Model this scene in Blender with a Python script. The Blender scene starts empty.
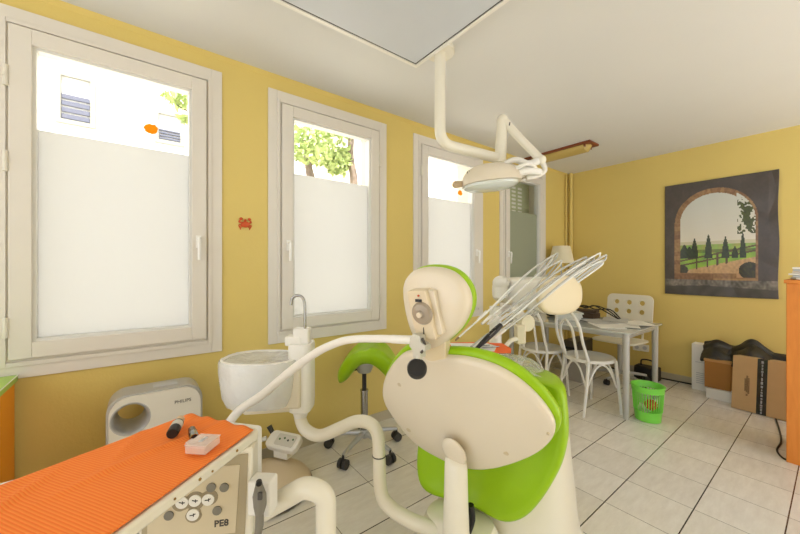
import bpy, bmesh, math, random
from mathutils import Vector, Matrix
random.seed(7)
SC = bpy.context.scene
COL = SC.collection
V = Vector
PI = math.pi
# ---------------------------------------------------------------- camera geometry (used to take positions from the plan of the room)
FPX = 338.0
TH = math.atan(440 / FPX)
S, Cc = math.sin(TH), math.cos(TH)
CX, CH = 2.275, 1.25
F = V((-S, Cc, 0)); R = V((Cc, S, 0))

def W(l, d, z): return V((CX + F.x * d + R.x * l, F.y * d + R.y * l, z))
def U(px, py, d):
    return W((px - 400) / FPX * d, d, CH - (py - 267) / FPX * d)
CAMP = V((CX, 0, CH))
def onplane(px, py, o, n):
    ray = U(px, py, 1.0) - CAMP
    t = (o - CAMP).dot(n) / ray.dot(n)
    return CAMP + ray * t
def onX(px, py, X): return onplane(px, py, V((X, 0, 0)), V((1, 0, 0)))
def onY(px, py, Y): return onplane(px, py, V((0, Y, 0)), V((0, 1, 0)))
def onZ(px, py, Z): return onplane(px, py, V((0, 0, Z)), V((0, 0, 1)))

# ---------------------------------------------------------------- materials
def lin(c):
    c = c / 255.0
    return c / 12.92 if c <= 0.04045 else ((c + 0.055) / 1.055) ** 2.4
def rgb(r, g, b): return (lin(r), lin(g), lin(b), 1)
MATS = {}
def mat(name, col, rough=0.5, metal=0.0, bump=0.0, bscale=60, var=0.0, vscale=8, coat=0.0, trans=0.0, spec=None, alpha=1.0):
    if name in MATS: return MATS[name]
    m = bpy.data.materials.new(name); m.use_nodes = True
    nt = m.node_tree; b = nt.nodes['Principled BSDF']
    b.inputs['Base Color'].default_value = rgb(*col)
    b.inputs['Roughness'].default_value = rough
    b.inputs['Metallic'].default_value = metal
    b.inputs['Coat Weight'].default_value = coat
    b.inputs['Transmission Weight'].default_value = trans
    b.inputs['Alpha'].default_value = alpha
    if spec is not None: b.inputs['Specular IOR Level'].default_value = spec
    tc = nt.nodes.new('ShaderNodeTexCoord')
    nz = nt.nodes.new('ShaderNodeTexNoise'); nz.inputs['Scale'].default_value = vscale; nz.inputs['Detail'].default_value = 4
    nt.links.new(tc.outputs['Object'], nz.inputs['Vector'])
    mx = nt.nodes.new('ShaderNodeMixRGB'); mx.blend_type = 'MULTIPLY'
    mx.inputs['Color1'].default_value = rgb(*col)
    rp = nt.nodes.new('ShaderNodeValToRGB')
    lo = 1 - var
    rp.color_ramp.elements[0].color = (lo, lo, lo, 1); rp.color_ramp.elements[0].position = 0.3
    rp.color_ramp.elements[1].color = (1, 1, 1, 1); rp.color_ramp.elements[1].position = 0.7
    nt.links.new(nz.outputs['Fac'], rp.inputs['Fac'])
    nt.links.new(rp.outputs['Color'], mx.inputs['Color2'])
    mx.inputs['Fac'].default_value = 1
    nt.links.new(mx.outputs['Color'], b.inputs['Base Color'])
    if bump:
        n2 = nt.nodes.new('ShaderNodeTexNoise'); n2.inputs['Scale'].default_value = bscale; n2.inputs['Detail'].default_value = 3
        nt.links.new(tc.outputs['Object'], n2.inputs['Vector'])
        bp = nt.nodes.new('ShaderNodeBump'); bp.inputs['Strength'].default_value = bump; bp.inputs['Distance'].default_value = 0.01
        nt.links.new(n2.outputs['Fac'], bp.inputs['Height'])
        nt.links.new(bp.outputs['Normal'], b.inputs['Normal'])
    MATS[name] = m
    return m

M_wall = mat('yellow_paint', (226, 202, 118), 0.6, bump=0.12, bscale=90, var=0.03, vscale=2)
M_ceil = mat('ceiling_paint', (222, 221, 218), 0.8, bump=0.05, bscale=50, var=0.02, vscale=2)
M_pvc = mat('window_pvc', (228, 222, 212), 0.4, var=0.02)
M_hinge = mat('hinge_white', (225, 220, 205), 0.35)
M_bead = mat('bead_grey', (226, 225, 220), 0.4)
M_handle = mat('handle_white', (248, 247, 243), 0.3)
M_cream = mat('cream_plastic', (228, 216, 194), 0.35, coat=0.3, var=0.02)
M_ivory = mat('ivory_enamel', (236, 230, 212), 0.3, coat=0.4, var=0.02)
M_white = mat('white_plastic', (240, 237, 229), 0.35, coat=0.2, var=0.02)
M_lime = mat('lime_vinyl', (156, 200, 8), 0.42, coat=0.12, var=0.03, vscale=5, bump=0.04, bscale=200, spec=0.35)
M_chrome = mat('chrome', (165, 165, 163), 0.2, metal=1.0)
M_alu = mat('aluminium', (190, 192, 195), 0.4, metal=0.6)
M_black = mat('black_plastic', (28, 26, 25), 0.45)
M_dkgrey = mat('dark_grey', (70, 66, 62), 0.5)
M_grey = mat('grey_rubber', (125, 120, 108), 0.5)
M_silver = mat('silver_plastic', (184, 182, 178), 0.35, metal=0.3)
M_orange_cab = mat('orange_laminate', (255, 160, 15), 0.45)
M_limetop = mat('lime_laminate', (175, 210, 95), 0.4)
M_card = mat('cardboard', (202, 170, 122), 0.85, var=0.06, vscale=12, bump=0.08, bscale=120)
M_card2 = mat('cardboard_brown', (172, 120, 58), 0.85, var=0.06, vscale=12)
M_print = mat('print_brown', (110, 84, 58), 0.8)
M_tape = mat('black_tape', (28, 28, 30), 0.25, coat=0.4)
M_tapeprint = mat('tape_print', (170, 170, 175), 0.4)
M_bag = mat('black_bag', (24, 23, 24), 0.4, coat=0.3, bump=0.5, bscale=25)
M_paper = mat('white_paper', (236, 234, 228), 0.7)
M_paperg = mat('grey_paper', (196, 196, 196), 0.7)
M_glasstable = mat('desk_top_grey', (196, 200, 198), 0.15, coat=0.6)
M_silverleg = mat('silver_paint', (186, 186, 182), 0.35, metal=0.2)
M_ikeawhite = mat('chair_white', (236, 232, 216), 0.4)
M_bent = mat('white_lacquer', (232, 231, 226), 0.3, coat=0.4)
M_wood_or = None
M_shade = mat('lamp_shade_cloth', (236, 226, 196), 0.8)
M_brownwood = mat('reddish_wood', (134, 66, 30), 0.45, var=0.15, vscale=20)
M_amber = mat('yellowed_diffuser', (196, 170, 96), 0.35, coat=0.3)
M_rubber = mat('caster_black', (52, 50, 48), 0.4)
M_orange = mat('sticker_orange', (250, 150, 30), 0.5)
M_red = mat('sticker_red', (206, 84, 30), 0.5)
M_socket = mat('socket_white', (236, 232, 220), 0.4)
M_tile_sk = mat('skirting_tile', (196, 186, 160), 0.4, var=0.06)
M_facade = mat('facade_white', (244, 242, 238), 0.9)
M_facadeframe = mat('facade_frame', (150, 148, 140), 0.8)
M_shutter = mat('shutter_grey', (92, 94, 112), 0.7)
M_pillar = mat('facade_beige', (225, 208, 180), 0.9)
M_bark = mat('bark', (140, 122, 108), 0.9, var=0.3, vscale=15)
M_leaf = mat('leaf_green', (186, 204, 130), 0.7, var=0.2, vscale=3)
M_ground = mat('courtyard_paving', (205, 200, 190), 0.9)
M_closed = mat('closed_shutter', (190, 196, 160), 0.6)
M_reveal = mat('reveal_beige', (232, 222, 204), 0.8)

def node_mat(name): 
    m = bpy.data.materials.new(name); m.use_nodes = True
    nt = m.node_tree; nt.nodes.clear()
    o = nt.nodes.new('ShaderNodeOutputMaterial')
    return m, nt, o

def glass_clear():
    m, nt, o = node_mat('clear_pane')
    t = nt.nodes.new('ShaderNodeBsdfTransparent'); t.inputs[0].default_value = (0.97, 0.98, 0.97, 1)
    g = nt.nodes.new('ShaderNodeBsdfGlossy'); g.inputs['Roughness'].default_value = 0.02
    mx = nt.nodes.new('ShaderNodeMixShader'); mx.inputs[0].default_value = .05
    nt.links.new(t.outputs[0], mx.inputs[1]); nt.links.new(g.outputs[0], mx.inputs[2])
    nt.links.new(mx.outputs[0], o.inputs[0])
    return m
M_glass = glass_clear()
def frost(name, c, k, dcol=(.8, .8, .8, 1)):
    m, nt, o = node_mat(name)
    t = nt.nodes.new('ShaderNodeBsdfTranslucent'); t.inputs[0].default_value = (c[0], c[1], c[2], 1)
    d = nt.nodes.new('ShaderNodeBsdfDiffuse'); d.inputs[0].default_value = dcol
    mx = nt.nodes.new('ShaderNodeMixShader'); mx.inputs[0].default_value = k
    nt.links.new(t.outputs[0], mx.inputs[1]); nt.links.new(d.outputs[0], mx.inputs[2])
    nt.links.new(mx.outputs[0], o.inputs[0])
    return m
M_frost = frost('frosted_film', (.62, .62, .62), .15)
M_frostgreen = frost('frosted_film_green', (.4, .44, .34), .8, (.42, .45, .33, 1))
M_sticker = frost('translucent_sticker', (1.0, .42, .06), .3, (.9, .3, .03, 1))
def clearplastic(name, col, a, rough=0.15):
    m = mat(name, col, rough, coat=0.6, alpha=a, bump=0.6, bscale=28)
    return m
M_wrap = clearplastic('clear_plastic_wrap', (244, 244, 240), 0.62)
M_wrap2 = clearplastic('crinkled_clear_cover', (235, 240, 225), 0.3)
M_clearbox = clearplastic('clear_box_plastic', (250, 232, 220), 0.55)
M_greenbasket = mat('green_basket_plastic', (128, 224, 78), 0.35, coat=0.3)

def wood_orange():
    m = mat('orange_wood', (226, 138, 44), 0.5)
    nt = m.node_tree; b = nt.nodes['Principled BSDF']
    tc = nt.nodes.new('ShaderNodeTexCoord'); mp = nt.nodes.new('ShaderNodeMapping'); mp.inputs['Scale'].default_value = (9, 9, 1.2)
    nz = nt.nodes.new('ShaderNodeTexNoise'); nz.inputs['Scale'].default_value = 4; nz.inputs['Detail'].default_value = 6; nz.inputs['Distortion'].default_value = 1.2
    rp = nt.nodes.new('ShaderNodeValToRGB')
    rp.color_ramp.elements[0].color = rgb(208, 116, 26); rp.color_ramp.elements[1].color = rgb(236, 150, 60)
    nt.links.new(tc.outputs['Object'], mp.inputs[0]); nt.links.new(mp.outputs[0], nz.inputs['Vector'])
    nt.links.new(nz.outputs['Fac'], rp.inputs[0]); nt.links.new(rp.outputs[0], b.inputs['Base Color'])
    return m
M_wood_or = wood_orange()

def floor_mat():
    m = mat('floor_tiles', (222, 216, 204), 0.22, coat=0.15)
    nt = m.node_tree; b = nt.nodes['Principled BSDF']; L = nt.links.new
    tc = nt.nodes.new('ShaderNodeTexCoord'); sp = nt.nodes.new('ShaderNodeSeparateXYZ'); L(tc.outputs['Object'], sp.inputs[0])
    def line(sock, off, width):
        a = nt.nodes.new('ShaderNodeMath'); a.operation = 'SUBTRACT'; a.inputs[1].default_value = off; L(sock, a.inputs[0])
        d = nt.nodes.new('ShaderNodeMath'); d.operation = 'DIVIDE'; d.inputs[1].default_value = 0.303; L(a.outputs[0], d.inputs[0])
        fr = nt.nodes.new('ShaderNodeMath'); fr.operation = 'FRACT'; L(d.outputs[0], fr.inputs[0])
        pp = nt.nodes.new('ShaderNodeMath'); pp.operation = 'PINGPONG'; pp.inputs[1].default_value = 0.5; L(fr.outputs[0], pp.inputs[0])
        lt = nt.nodes.new('ShaderNodeMath'); lt.operation = 'LESS_THAN'; lt.inputs[1].default_value = width / 0.303 / 2; L(pp.outputs[0], lt.inputs[0])
        fl = nt.nodes.new('ShaderNodeMath'); fl.operation = 'FLOOR'; L(d.outputs[0], fl.inputs[0])
        return lt.outputs[0], fl.outputs[0]
    lx, fx = line(sp.outputs[0], 0.300, 0.0055)
    ly, fy = line(sp.outputs[1], 0.748, 0.0034)
    # each tile slightly different, faint mottling along the tile
    cb = nt.nodes.new('ShaderNodeCombineXYZ'); L(fx, cb.inputs[0]); L(fy, cb.inputs[1])
    wn = nt.nodes.new('ShaderNodeTexWhiteNoise'); L(cb.outputs[0], wn.inputs[0])
    mp = nt.nodes.new('ShaderNodeMapping'); mp.inputs['Scale'].default_value = (22, 5, 1); L(tc.outputs['Object'], mp.inputs[0])
    nz = nt.nodes.new('ShaderNodeTexNoise'); nz.inputs['Scale'].default_value = 1.2; nz.inputs['Detail'].default_value = 7; nz.inputs['Roughness'].default_value = .7; L(mp.outputs[0], nz.inputs['Vector'])
    ad = nt.nodes.new('ShaderNodeMath'); ad.operation = 'MULTIPLY_ADD'; ad.inputs[1].default_value = 0.2; L(wn.outputs[0], ad.inputs[0]); L(nz.outputs['Fac'], ad.inputs[2])
    rp = nt.nodes.new('ShaderNodeValToRGB'); rp.color_ramp.elements[0].position = .35; rp.color_ramp.elements[1].position = .85
    rp.color_ramp.elements[0].color = rgb(220, 215, 206); rp.color_ramp.elements[1].color = rgb(242, 239, 232)
    L(ad.outputs[0], rp.inputs[0])
    m1 = nt.nodes.new('ShaderNodeMixRGB'); L(ly, m1.inputs[0]); L(rp.outputs[0], m1.inputs[1]); m1.inputs[2].default_value = rgb(138, 132, 122)
    m2 = nt.nodes.new('ShaderNodeMixRGB'); L(lx, m2.inputs[0]); L(m1.outputs[0], m2.inputs[1]); m2.inputs[2].default_value = rgb(52, 46, 42)
    L(m2.outputs[0], b.inputs['Base Color'])
    return m
M_floor = floor_mat()

def bib_mat():
    m = mat('orange_bib_paper', (250, 128, 40), 0.8)
    nt = m.node_tree; b = nt.nodes['Principled BSDF']; L = nt.links.new
    tc = nt.nodes.new('ShaderNodeTexCoord')
    mp = nt.nodes.new('ShaderNodeMapping')
    L(tc.outputs['UV'], mp.inputs[0])
    wv = nt.nodes.new('ShaderNodeTexWave'); wv.wave_type = 'BANDS'; wv.bands_direction = 'X'; wv.inputs['Scale'].default_value = 46; wv.inputs['Distortion'].default_value = 0.3
    L(mp.outputs[0], wv.inputs['Vector'])
    rp = nt.nodes.new('ShaderNodeValToRGB'); rp.color_ramp.elements[0].color = rgb(250, 118, 34); rp.color_ramp.elements[1].color = rgb(255, 142, 56)
    rp.color_ramp.elements[0].position = .1; rp.color_ramp.elements[1].position = .6
    L(wv.outputs['Fac'], rp.inputs[0]); L(rp.outputs[0], b.inputs['Base Color'])
    bp = nt.nodes.new('ShaderNodeBump'); bp.inputs['Strength'].default_value = .3; bp.inputs['Distance'].default_value = .0012
    L(wv.outputs['Fac'], bp.inputs['Height']); L(bp.outputs[0], b.inputs['Normal'])
    return m
M_bib = bib_mat()

# ---------------------------------------------------------------- object helpers
ROOT = {}
def tag(o, label=None, cat=None, group=None, kind=None):
    if label: o['label'] = label
    if cat: o['category'] = cat
    if group: o['group'] = group
    if kind: o['kind'] = kind
    return o
def thing(name, label, cat, loc=(0, 0, 0), rz=0.0, group=None, kind=None):
    o = bpy.data.objects.new(name, None); COL.objects.link(o)
    o.empty_display_size = .05
    o.location = loc; o.rotation_euler = (0, 0, rz)
    tag(o, label, cat, group, kind)
    ROOT[o.name] = Matrix.Translation(V(loc)) @ Matrix.Rotation(rz, 4, 'Z')
    return o
def obj(name, bm, m, parent=None, local=False, smooth=True, bevel=0.0, sub=0, angle=40):
    """local=False: the shape was drawn in room coordinates."""
    me = bpy.data.meshes.new(name)
    bmesh.ops.recalc_face_normals(bm, faces=bm.faces)
    if smooth:
        for f in bm.faces: f.smooth = True
        for e in bm.edges:
            if len(e.link_faces) == 2 and e.calc_face_angle(0) > math.radians(angle): e.smooth = False
    o = bpy.data.objects.new(name, me)
    COL.objects.link(o)
    if parent is not None:
        M = ROOT[parent.name]
        if not local: bm.transform(M.inverted())
        o.parent = parent; ROOT[o.name] = M
    elif not local:
        xs = [v.co for v in bm.verts]
        c = V((sum(p.x for p in xs) / len(xs), sum(p.y for p in xs) / len(xs), min(p.z for p in xs)))
        bm.transform(Matrix.Translation(-c)); o.location = c
        ROOT[o.name] = Matrix.Translation(c)
    bm.to_mesh(me); bm.free()
    me.materials.append(m)
    if bevel:
        b = o.modifiers.new('bevel', 'BEVEL'); b.width = bevel; b.segments = 3; b.limit_method = 'ANGLE'; b.angle_limit = math.radians(35)
    if sub:
        s = o.modifiers.new('subdivision', 'SUBSURF'); s.levels = sub; s.render_levels = sub
    return o
def NB(): return bmesh.new()
def box(bm, c, s, rz=0, M=None):
    T = Matrix.Translation(V(c)) @ Matrix.Rotation(rz, 4, 'Z') if M is None else M @ Matrix.Translation(V(c))
    r = bmesh.ops.create_cube(bm, size=1, matrix=T @ Matrix.Diagonal((s[0], s[1], s[2], 1)))
    return r['verts']
def box2(bm, a, b):
    a = V(a); b = V(b)
    return box(bm, (a + b) / 2, [abs(b[i] - a[i]) for i in range(3)])
def frame_from(a, b):
    z = (b - a).normalized()
    x = z.orthogonal().normalized(); y = z.cross(x)
    m = Matrix((x, y, z)).transposed().to_4x4(); m.translation = a
    return m
def cyl(bm, a, b, r, r2=None, seg=20):
    a = V(a); b = V(b); r2 = r if r2 is None else r2
    L = (b - a).length
    bmesh.ops.create_cone(bm, cap_ends=True, segments=seg, radius1=r, radius2=r2, depth=L, matrix=frame_from(a, b) @ Matrix.Translation((0, 0, L / 2)))
def smoothpath(pts, n=8):
    pts = [V(p) for p in pts]
    if n <= 1 or len(pts) < 3: return pts
    out = []
    P = [pts[0] * 2 - pts[1]] + pts + [pts[-1] * 2 - pts[-2]]
    for i in range(1, len(P) - 2):
        p0, p1, p2, p3 = P[i - 1], P[i], P[i + 1], P[i + 2]
        for k in range(n):
            t = k / n
            out.append(0.5 * ((2 * p1) + (-p0 + p2) * t + (2 * p0 - 5 * p1 + 4 * p2 - p3) * t * t + (-p0 + 3 * p1 - 3 * p2 + p3) * t ** 3))
    out.append(pts[-1])
    return out
def roundcorners(pts, rad, n=6):
    pts = [V(p) for p in pts]; out = [pts[0]]
    for i in range(1, len(pts) - 1):
        a, b, c = pts[i - 1], pts[i], pts[i + 1]
        da = (a - b); dc = (c - b)
        r = min(rad, da.length * .45, dc.length * .45)
        p = b + da.normalized() * r; q = b + dc.normalized() * r
        for k in range(n + 1):
            t = k / n
            out.append((1 - t) ** 2 * p + 2 * t * (1 - t) * b + t * t * q)
    out.append(pts[-1]); return out
def tube(bm, pts, r, seg=12, n=8, cap=True, closed=False):
    P = smoothpath(pts, n) if n > 1 else [V(p) for p in pts]
    rs = r if isinstance(r, (list, tuple)) else None
    N = len(P)
    def rad(i):
        if rs is None: return r
        t = i / (N - 1) * (len(rs) - 1); k = min(int(t), len(rs) - 2); return rs[k] + (rs[k + 1] - rs[k]) * (t - k)
    up = None; rings = []
    for i, p in enumerate(P):
        if closed: tg = (P[(i + 1) % N] - P[i - 1])
        else: tg = (P[min(i + 1, N - 1)] - P[max(i - 1, 0)])
        tg = tg.normalized() if tg.length > 1e-9 else V((0, 0, 1))
        if up is None: up = tg.orthogonal().normalized()
        up = (up - tg * up.dot(tg)).normalized(); sd = tg.cross(up)
        rings.append([bm.verts.new(p + (up * math.cos(a) + sd * math.sin(a)) * rad(i)) for a in [2 * PI * k / seg for k in range(seg)]])
    for i in range(N if closed else N - 1):
        A, B = rings[i], rings[(i + 1) % N]
        for k in range(seg): bm.faces.new((A[k], A[(k + 1) % seg], B[(k + 1) % seg], B[k]))
    if cap and not closed:
        bm.faces.new(rings[0][::-1]); bm.faces.new(rings[-1])
def lathe(bm, prof, M=None, seg=28):
    """profile of (radius, height) about z"""
    M = M or Matrix.Identity(4); rings = []
    for r, z in prof:
        if r < 1e-6: rings.append([bm.verts.new(M @ V((0, 0, z)))])
        else: rings.append([bm.verts.new(M @ V((r * math.cos(2 * PI * k / seg), r * math.sin(2 * PI * k / seg), z))) for k in range(seg)])
    for A, B in zip(rings, rings[1:]):
        for k in range(seg):
            q = [A[k % len(A)], A[(k + 1) % len(A)], B[(k + 1) % len(B)], B[k % len(B)]]
            u = []
            for v in q:
                if v not in u: u.append(v)
            if len(u) >= 3: bm.faces.new(u)
def loft(bm, rings, cap=True):
    R_ = [[bm.verts.new(p) for p in r] for r in rings]
    for A, B in zip(R_, R_[1:]):
        n = len(A)
        for k in range(n): bm.faces.new((A[k], A[(k + 1) % n], B[(k + 1) % n], B[k]))
    if cap: bm.faces.new(R_[0][::-1]); bm.faces.new(R_[-1])
def superell(cx, cy, z, rx, ry, e=2.6, n=32, M=None):
    out = []
    for k in range(n):
        a = 2 * PI * k / n; c, s = math.cos(a), math.sin(a)
        p = V((cx + rx * math.copysign(abs(c) ** (2 / e), c), cy + ry * math.copysign(abs(s) ** (2 / e), s), z))
        out.append(M @ p if M else p)
    return out
def rrect(w, h, r, n=5, cx=0, cy=0):
    out = []
    for sx, sy, a0 in ((1, 1, 0), (-1, 1, 90), (-1, -1, 180), (1, -1, 270)):
        for k in range(n + 1):
            a = math.radians(a0 + 90 * k / n)
            out.append((cx + sx * (w / 2 - r) + r * math.cos(a), cy + sy * (h / 2 - r) + r * math.sin(a)))
    return out
def prism(bm, poly, t0, t1, M=None):
    M = M or Matrix.Identity(4)
    a = [bm.verts.new(M @ V((p[0], p[1], t0))) for p in poly]; b = [bm.verts.new(M @ V((p[0], p[1], t1))) for p in poly]
    n = len(a); bm.faces.new(a[::-1]); bm.faces.new(b)
    for k in range(n): bm.faces.new((a[k], a[(k + 1) % n], b[(k + 1) % n], b[k]))
def holed(bm, outer, holes, t0, t1, M=None):
    M = M or Matrix.Identity(4)
    tmp = bmesh.new(); es = []
    for lp in [outer] + holes:
        vs = [tmp.verts.new((p[0], p[1], 0)) for p in lp]
        for k in range(len(vs)): es.append(tmp.edges.new((vs[k], vs[(k + 1) % len(vs)])))
    bmesh.ops.triangle_fill(tmp, use_beauty=True, use_dissolve=False, edges=es)
    tmp.verts.index_update()
    vs0 = [bm.verts.new(M @ V((v.co.x, v.co.y, t0))) for v in tmp.verts]; vs1 = [bm.verts.new(M @ V((v.co.x, v.co.y, t1))) for v in tmp.verts]
    for f in tmp.faces:
        ii = [v.index for v in f.verts]
        bm.faces.new([vs0[i] for i in ii]); bm.faces.new([vs1[i] for i in ii[::-1]])
    for e in tmp.edges:
        if len(e.link_faces) == 1:
            i, j = e.verts[0].index, e.verts[1].index
            bm.faces.new((vs0[i], vs0[j], vs1[j], vs1[i]))
    tmp.free()
def circ(cx, cy, r, n=20): return [(cx + r * math.cos(2 * PI * k / n), cy + r * math.sin(2 * PI * k / n)) for k in range(n)]
def basis(o, x, y):
    """matrix with local x,y axes given and z = x cross y"""
    x = V(x).normalized(); y = V(y).normalized(); z = x.cross(y).normalized(); y = z.cross(x)
    m = Matrix((x, y, z)).transposed().to_4x4(); m.translation = V(o); return m
def sphere(bm, c, r, M=None, u=20, v=12, sc=(1, 1, 1)):
    T = (M or Matrix.Identity(4)) @ Matrix.Translation(V(c)) @ Matrix.Diagonal((r * sc[0], r * sc[1], r * sc[2], 1))
    bmesh.ops.create_uvsphere(bm, u_segments=u, v_segments=v, radius=1, matrix=T)
def text(name, s, size, M, m, parent, depth=0.0006, bold=0.0):
    cu = bpy.data.curves.new(name, 'FONT'); cu.body = s; cu.size = size; cu.align_x = 'CENTER'; cu.align_y = 'CENTER'; cu.extrude = depth; cu.offset = bold
    cu.resolution_u = 3
    o = bpy.data.objects.new('tmp_text', cu); COL.objects.link(o)
    bpy.context.view_layer.update()
    me = bpy.data.meshes.new_from_object(o.evaluated_get(bpy.context.evaluated_depsgraph_get()))
    bpy.data.objects.remove(o); bm = NB(); bm.from_mesh(me); bm.transform(M)
    bpy.data.meshes.remove(me)
    return obj(name, bm, m, parent, smooth=False)
def copy_tree(src, loc, rz, **t):
    c = src.copy(); COL.objects.link(c); c.location = loc; c.rotation_euler = (0, 0, rz)
    ROOT[c.name] = Matrix.Translation(V(loc)) @ Matrix.Rotation(rz, 4, 'Z')
    for ch in list(src.children):
        d = ch.copy(); COL.objects.link(d); d.parent = c
        for g in list(ch.children):
            e = g.copy(); COL.objects.link(e); e.parent = d
    tag(c, **t); return c

# ================================================================ ROOM
ZC = 2.515; YB = 4.656; XR = 4.4; YF = -2.2
CY = [-0.08, 1.13, 2.36, 3.59]           # window centres along the wall
HZ0, HZ1, HW = .80, 2.37, .42
bm = NB(); box2(bm, (-0.3, YF, -0.08), (XR, YB + .2, 0)); tag(obj('floor', bm, M_floor, smooth=False, local=True), kind='structure')
bm = NB(); box2(bm, (-0.3, YF, ZC), (XR, YB + .2, ZC + .12)); tag(obj('ceiling', bm, M_ceil, smooth=False), kind='structure')
bm = NB()
box2(bm, (-.3, YF, 0), (0, YB, HZ0)); box2(bm, (-.3, YF, HZ1), (0, YB, ZC))
ys = [YF] + [v for c in CY for v in (c - HW, c + HW)] + [YB]
for i in range(0, len(ys), 2): box2(bm, (-.3, ys[i], HZ0), (0, ys[i + 1], HZ1))
tag(obj('wall_left', bm, M_wall, smooth=False), kind='structure')
bm = NB(); box2(bm, (-.3, YB, 0), (XR, YB + .2, ZC)); tag(obj('wall_back', bm, M_wall, smooth=False), kind='structure')
bm = NB(); box2(bm, (XR, YF, 0), (XR + .2, 1.3, ZC)); tag(obj('wall_right_blocker', bm, M_wall, smooth=False), kind='structure')  # unseen partial wall, added to hold back some of the side daylight
# tiled skirting: individual tiles with thin joints
bm = NB(); x = .012
while x < 3.2:
    box2(bm, (x + .002, YB - .009, 0), (x + .301, YB, .075)); x += .303
tag(obj('baseboard_back', bm, M_tile_sk, smooth=False, bevel=.001), kind='structure')
bm = NB(); y = -1.07
while y < YB - .31:
    box2(bm, (0, y + .002, 0), (.009, y + .301, .075)); y += .303
tag(obj('baseboard_left', bm, M_tile_sk, smooth=False, bevel=.001), kind='structure')
# thin dark floor joint at the foot of the walls
bm = NB(); box2(bm, (.0, YB - .016, 0), (3.2, YB - .010, .002)); tag(obj('trim_1', bm, M_black, smooth=False), kind='structure')
# small cove where ceiling meets the window wall
bm = NB()
prism(bm, [(0, 0), (.022, 0), (.016, -.006), (.006, -.016), (0, -.022)], YF, YB, basis((0, 0, ZC), (1, 0, 0), (0, 0, 1)) @ Matrix.Diagonal((1, 1, -1, 1)))
tag(obj('trim_2', bm, M_wall, smooth=False), kind='structure')

def ring(bm, y0, y1, z0, z1, w, x0, x1):
    box2(bm, (x0, y0, z0), (x1, y0 + w, z1)); box2(bm, (x0, y1 - w, z0), (x1, y1, z1))
    box2(bm, (x0, y0 + w, z0), (x1, y1 - w, z0 + w)); box2(bm, (x0, y0 + w, z1 - w), (x1, y1 - w, z1))
def mkwindow(i, c, hs):
    w = thing('window_%d' % i, None, None, (0, c, .745), 0, None, 'structure')
    b = NB(); ring(b, c - .47, c + .47, .745, 2.42, .055, 0, .012); ring(b, c - .415, c + .415, .80, 2.365, .02, 0, .018)
    obj('window_casing', b, M_pvc, w, smooth=False, bevel=.002)
    b = NB(); ring(b, c - .42, c + .42, .80, 2.37, .045, -.07, .006)
    obj('window_frame', b, M_pvc, w, smooth=False, bevel=.002)
    b = NB(); ring(b, c - .385, c + .385, .835, 2.335, .072, -.05, .03); 
    obj('window_sash', b, M_pvc, w, smooth=False, bevel=.003)
    b = NB(); ring(b, c - .316, c + .316, .904, 2.266, .016, -.045, .016); obj('glazing_bead', b, M_bead, w, smooth=False, bevel=.002)
    b = NB(); box2(b, (-.02, c - .303, .917), (-.015, c + .303, 2.252)); obj('glass_pane', b, M_glass, w, smooth=False)
    b = NB(); box2(b, (-.0145, c - .303, .917), (-.0135, c + .303, 1.893)); obj('frosted_film', b, M_frost if i < 4 else M_frostgreen, w, smooth=False)
    b = NB(); ring(b, c - .42, c + .42, .80, 2.37, .008, -.30, -.071); obj('window_reveal', b, M_reveal, w, smooth=False)
    hy = c + .345 * hs
    b = NB(); box2(b, (.03, hy - .013, 1.36), (.038, hy + .013, 1.43)); cyl(b, (.038, hy, 1.41), (.065, hy, 1.41), .009)
    tube(b, [(.065, hy, 1.415), (.07, hy, 1.40), (.068, hy, 1.35), (.066, hy, 1.29)], [.009, .010, .009, .008], n=4)
    obj('window_handle', b, M_handle, w)
    for z in (.98, 2.10, 1.72 if i == 1 else 2.10):
        if z == 2.10 and i != 1 and any(ch.name.startswith('hinge') and ch.get('z') == 210 for ch in w.children): continue
        b = NB(); y = c - .392 * hs
        cyl(b, (.030, y, z - .045), (.030, y, z + .045), .009, seg=12); cyl(b, (.030, y, z - .004), (.030, y, z + .004), .0105, seg=12)
        box2(b, (.005, y - .010, z - .04), (.028, y + .010, z + .04))
        o = obj('hinge', b, M_hinge, w); o['z'] = int(z * 100)
    return w
hs = [1, -1, 1, -1]
WN = [mkwindow(i + 1, CY[i], hs[i]) for i in range(4)]

# ================================================================ OUTDOORS
bm = NB(); box2(bm, (-7.6, -9, -.35), (-.3, 16, -.3)); tag(obj('ground', bm, M_ground, smooth=False), kind='structure')
bl = thing('apartment_building', 'white building facade across the courtyard seen through the windows', 'building', (-6.5, 3, -.3))
bm = NB(); box2(bm, (-7.4, -7, -.3), (-6, 15, 7.5)); obj('facade_wall', bm, M_facade, bl, smooth=False)
def fwin(px0, py0, px1, py1, slats):
    a = onX(px0, py0, -6); b2 = onX(px1, py1, -6)
    ya, yb, z1, z0 = a.y, b2.y, max(a.z, b2.z), min(a.z, b2.z)
    b = NB(); ring(b, ya - .08, yb + .08, z0 - .08, z1 + .35, .07, -6, -5.94); fr = obj('window_surround', b, M_facadeframe, bl, smooth=False)
    b = NB(); n = slats
    for k in range(n):
        z = z0 + (z1 - z0) * k / n
        box2(b, (-6, ya, z + .01), (-5.96, yb, z + (z1 - z0) / n * .72))
    obj('louvre_shutter', b, M_shutter, bl, smooth=False)
fwin(62, 92, 90, 124, 4)
fwin(159, 128, 180, 143, 4)
bm = NB(); a = onX(448, 160, -6); box2(bm, (-6, a.y, 1.5), (-5.75, a.y + .55, 7.5)); obj('facade_pillar', bm, M_pillar, bl, smooth=False)
bm = NB(); box2(bm, (-6, 3.6, -.3), (-5.7, 4.4, 7.5)); obj('facade_pillar', bm, M_pillar, bl, smooth=False)

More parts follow.
